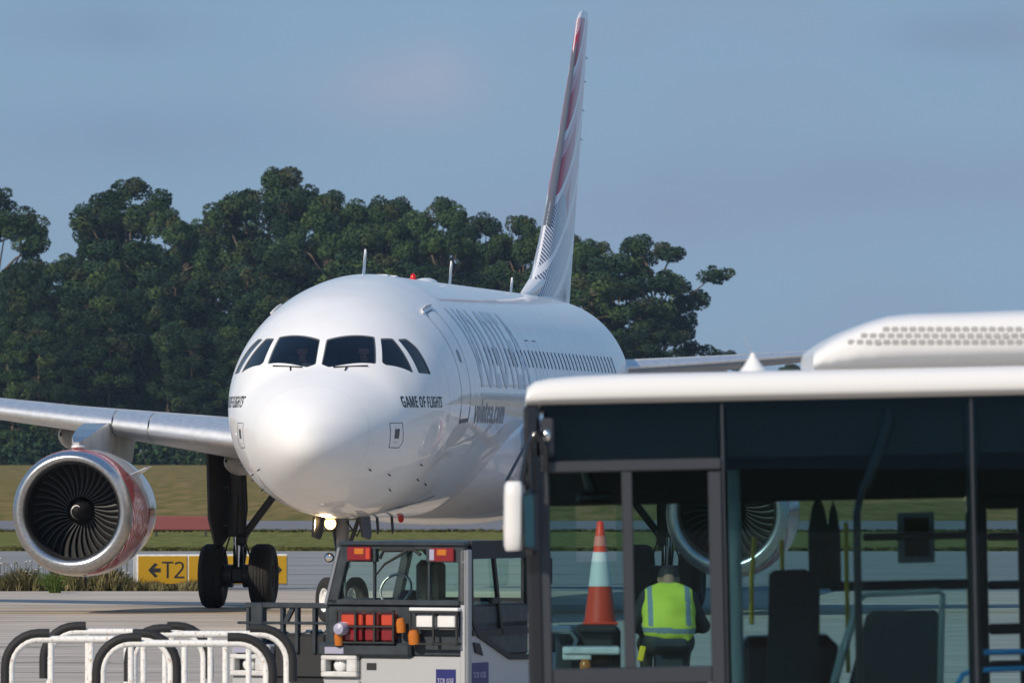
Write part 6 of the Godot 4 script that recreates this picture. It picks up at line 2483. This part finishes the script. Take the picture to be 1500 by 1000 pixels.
	var Y2 := func(v: float, u: float) -> float: return EYE - (v + roll * (u - 780.0) - HORIZON) / s2
	var rect2 := func(b: MB, u0: float, v0: float, u1: float, v1: float, dz := 0.0, th := 0.012, bev := 0.0) -> void:
		var um := (u0 + u1) * 0.5
		var a := Vector3(X2.call(u0), Y2.call(v1, um), FZ + dz - th * 0.5)
		var c := Vector3(X2.call(u1), Y2.call(v0, um), FZ + dz + th * 0.5)
		b.box((a + c) * 0.5, c - a, bev)
	var fpan := [[798, 735, 841, 1100], [841, 822, 900, 1100], [900, 735, 1064, 1100], [1072, 735, 1250, 1100], [1258, 735, 1424, 1100], [1500, 735, 1780, 1100], [1800, 735, 2100, 1100], [2110, 735, 2400, 1100], [2420, 735, 2700, 1100], [2720, 735, 3000, 1100]]
	for q in fpan:
		var pn := MB.new()
		rect2.call(pn, float(q[0]), float(q[1]), float(q[2]), float(q[3]))
		part("far_window", pn, M.bus_glass_far, o)
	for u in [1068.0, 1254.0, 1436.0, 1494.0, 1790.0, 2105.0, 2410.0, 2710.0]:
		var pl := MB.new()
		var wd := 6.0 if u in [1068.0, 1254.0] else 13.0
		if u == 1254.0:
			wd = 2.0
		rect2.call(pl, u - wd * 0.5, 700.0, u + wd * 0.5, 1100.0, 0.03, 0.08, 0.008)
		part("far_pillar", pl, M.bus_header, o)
	for q in [[1260, 779, 1424, 790], [1210, 849, 1424, 863], [1442, 725, 1488, 745], [1442, 779, 1488, 791], [1442, 850, 1488, 862], [1442, 912, 1488, 928], [1442, 966, 1488, 980]]:
		var br := MB.new()
		rect2.call(br, float(q[0]), float(q[1]), float(q[2]), float(q[3]), 0.10, 0.05, 0.01)
		part("guard_rail", br, M.bus_header, o)
	# notice stuck to the far glass
	var nt := MB.new()
	rect2.call(nt, 1312.0, 750.0, 1366.0, 824.0, 0.016, 0.004, 0.0)
	var nb := part("notice", nt, M.bus_lining, o)
	var ni := MB.new()
	rect2.call(ni, 1322.0, 758.0, 1358.0, 815.0, 0.022, 0.004, 0.0)
	part("notice_print", ni, mat("notice_brown", 0.06, 0.055, 0.05, 0.7), nb)
	# inside: monitor, poles, seats
	var mo := MB.new()
	plate.call(mo, 843, 720, 896, 737, -0.6, -0.5, 0.02)
	mo.tube([Vector3(X.call(858.0), Y.call(672.0, 858.0), -0.55), Vector3(X.call(862.0), Y.call(700.0, 860.0), -0.55), Vector3(X.call(868.0), Y.call(722.0, 868.0), -0.55)], 0.035, 8)
	part("interior_mirror", mo, M.bus_black, o)
	var rail := func(pts: Array, z: float, r: float, m: Material, called: String) -> void:
		var b := MB.new()
		var pp := []
		for q in pts:
			pp.append(Vector3(X.call(float(q[0])), Y.call(float(q[1]), float(q[0])), z))
		b.tube(pp, r, 10)
		part(called, b, m, o)
	rail.call([[1077, 688], [1077, 1240]], -0.45, 0.036, M.seat_frame, "stanchion")
	rail.call([[1117, 793], [1111, 860], [1110, 925]], -1.9, 0.014, M.rail_yellow, "grab_pole")
	rail.call([[1160, 797], [1160, 1000]], -2.1, 0.013, M.rail_yellow, "grab_pole")
	rail.call([[1213, 800], [1211, 880], [1210, 1000]], -1.9, 0.013, M.rail_yellow, "grab_pole")
	rail.call([[1259, 770], [1258, 1000]], -2.1, 0.013, M.rail_yellow, "grab_pole")
	rail.call([[1303, 596], [1304, 622], [1292, 655], [1278, 682], [1262, 715], [1254, 750], [1253, 800], [1253, 1100]], -0.045, 0.022, M.bus_black, "reflected_post")  # dark reflection in the window glass, modelled as a black tube
	rail.call([[1300, 622], [1284, 668], [1266, 710]], -0.046, 0.03, M.bus_black, "reflected_post_bend")  # thickens the upper bend of that modelled reflection
	for q in [[1213, 725, 870, 16], [1236, 735, 870, 10]]:  # two narrow dark green panels with pointed tops
		var b := MB.new()
		var x: float = X.call(float(q[0]))
		var y1: float = Y.call(float(q[1]), 1213.0)
		var y0: float = Y.call(float(q[2]), 1213.0)
		var w: float = q[3] / s
		b.xf.origin = Vector3(x, 0, -1.7)
		b.prism(PackedVector2Array([Vector2(-w, y0), Vector2(w, y0), Vector2(w, lerpf(y0, y1, 0.6)), Vector2(w * 0.6, lerpf(y0, y1, 0.85)), Vector2(0, y1), Vector2(-w * 0.6, lerpf(y0, y1, 0.85)), Vector2(-w, lerpf(y0, y1, 0.6))]), -0.02, 0.02)
		part("dark_panel", b, mat("dark_panel_green", 0.012, 0.035, 0.028, 0.5), o)
	# near-black block added to darken the interior below the far windows
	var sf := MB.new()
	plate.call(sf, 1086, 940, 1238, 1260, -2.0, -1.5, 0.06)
	part("dark_interior_block", sf, M.bus_header, o)
	# seats
	var s1 := MB.new()
	var pl1 := PackedVector2Array()
	for q in [[1131, 930], [1134, 846], [1142, 840], [1188, 839], [1204, 850], [1210, 875], [1206, 930], [1208, 1100], [1120, 1100]]:
		pl1.append(Vector2(X.call(float(q[0])), Y.call(float(q[1]), 1170.0)))
	s1.prism(pl1, -1.45, -1.33)
	var sa := part("passenger_seat", s1, M.seat_dark, o)
	var cu := MB.new()
	plate.call(cu, 1118, 1010, 1216, 1045, -1.35, -0.9, 0.05)
	part("seat_cushion", cu, M.seat_dark, sa)
	var s3 := MB.new()
	var pl3 := PackedVector2Array()
	for q in [[1232, 1050], [1272, 905], [1282, 898], [1374, 898], [1380, 905], [1374, 1050]]:
		pl3.append(Vector2(X.call(float(q[0])), Y.call(float(q[1]), 1300.0)))
	s3.prism(pl3, -0.78, -0.70)
	var sb := part("passenger_seat", s3, M.seat_dark, o)
	var tf := MB.new()
	var tp := []
	for q in [[1200, 1080], [1232, 960], [1256, 893], [1262, 880], [1272, 873], [1380, 870], [1386, 876], [1384, 900], [1380, 1000], [1376, 1080]]:
		tp.append(Vector3(X.call(float(q[0])), Y.call(float(q[1]), 1300.0), -0.68))
	tf.tube(tp, 0.017, 10)
	tf.tube([Vector3(X.call(1222.0), Y.call(1000.0, 1300.0), -0.67), Vector3(X.call(1257.0), Y.call(893.0, 1300.0), -0.67)], 0.024, 10)
	part("seat_frame", tf, M.seat_frame, sb)
	rail.call([[1400, 1010], [1410, 992], [1424, 985], [1500, 982], [1560, 982]], -0.5, 0.015, M.rail_blue, "seat_handle")
	rail.call([[1444, 959], [1500, 958], [1560, 958]], -0.6, 0.017, M.rail_blue, "seat_handle")
	# wing mirror on its arm
	var mh := MB.new()
	var mg := []
	for q in [[0.0, 0.78], [0.03, 0.95], [0.10, 1.0], [0.30, 1.0], [0.36, 0.95], [0.385, 0.75]]:
		var y: float = lerpf(Y.call(805.0), Y.call(704.0), q[0] / 0.385)
		var rg := PackedVector3Array()
		for j in 16:
			var t := TAU * j / 16
			var cx := signf(cos(t)) * pow(absf(cos(t)), 0.55)
			var cz := signf(sin(t)) * pow(absf(sin(t)), 0.55)
			rg.append(Vector3(X.call(749.0) + cx * 0.055 * q[1] + 0.01 * (q[0] / 0.385), y, 0.10 + cz * 0.12 * q[1]))
		mg.append(rg)
	mh.grid(mg, true, true)
	var mirror := part("wing_mirror", mh, M.bus_white, o)
	var mb2 := MB.new()
	mb2.box(Vector3(X.call(775.0), Y.call(764.0), 0.10), Vector3(0.075, 0.36, 0.20), 0.03)
	part("mirror_shell", mb2, M.bus_black, mirror)
	var mg2 := MB.new()
	mg2.xf = Transform3D(Basis(Vector3(0, 1, 0), 0.5), Vector3(X.call(772.0), Y.call(762.0), 0.205))
	mg2.prism(disc_poly(0.028, 0.14, 0.02), 0.0, 0.006)
	part("mirror_glass", mg2, M.mirror_glass, mirror)
	var arm := MB.new()
	for k in [0.0, 1.0]:
		var pts := []
		for q in [[797.0, 636.0], [785.0, 634.0], [775.0, 650.0], [768.0 + 8 * k, 680.0], [762.0 + 14 * k, 712.0]]:
			pts.append(Vector3(X.call(q[0]), Y.call(q[1]), 0.10))
		arm.tube(pts, 0.018, 8)
	arm.tube([Vector3(X.call(785.0), Y.call(634.0), 0.10), Vector3(X.call(799.0), Y.call(655.0), 0.08), Vector3(X.call(798.0), Y.call(690.0), 0.06)], 0.017, 8)
	part("mirror_arm", arm, M.bus_black, o)
	var hb := MB.new()
	plate.call(hb, 792, 612, 812, 668, 0.0, 0.05, 0.012)
	var hinge := part("hinge_box", hb, M.bus_frame, o)
	var hl := MB.new()
	hl.sphere(Vector3(X.call(801.0), Y.call(638.0), 0.05), Vector3(0.025, 0.035, 0.02), 8, 12)
	part("marker_lamp", hl, M.chrome, hinge)
	# wheels
	for x in [2.2, 7.4]:
		for z in [-0.18, FZ + 0.18]:
			var t := MB.new()
			t.lathe([Vector2(0.02, -0.05), Vector2(0.28, -0.06), Vector2(0.30, -0.14), Vector2(0.44, -0.14), Vector2(0.48, -0.09), Vector2(0.48, 0.09), Vector2(0.44, 0.14), Vector2(0.30, 0.14), Vector2(0.28, 0.06), Vector2(0.02, 0.05)], Vector3(x, 0.48 - roll * x, z), Vector3(0, 0, 1), 28)
			part("wheel", t, M.tyre_rubber, o)
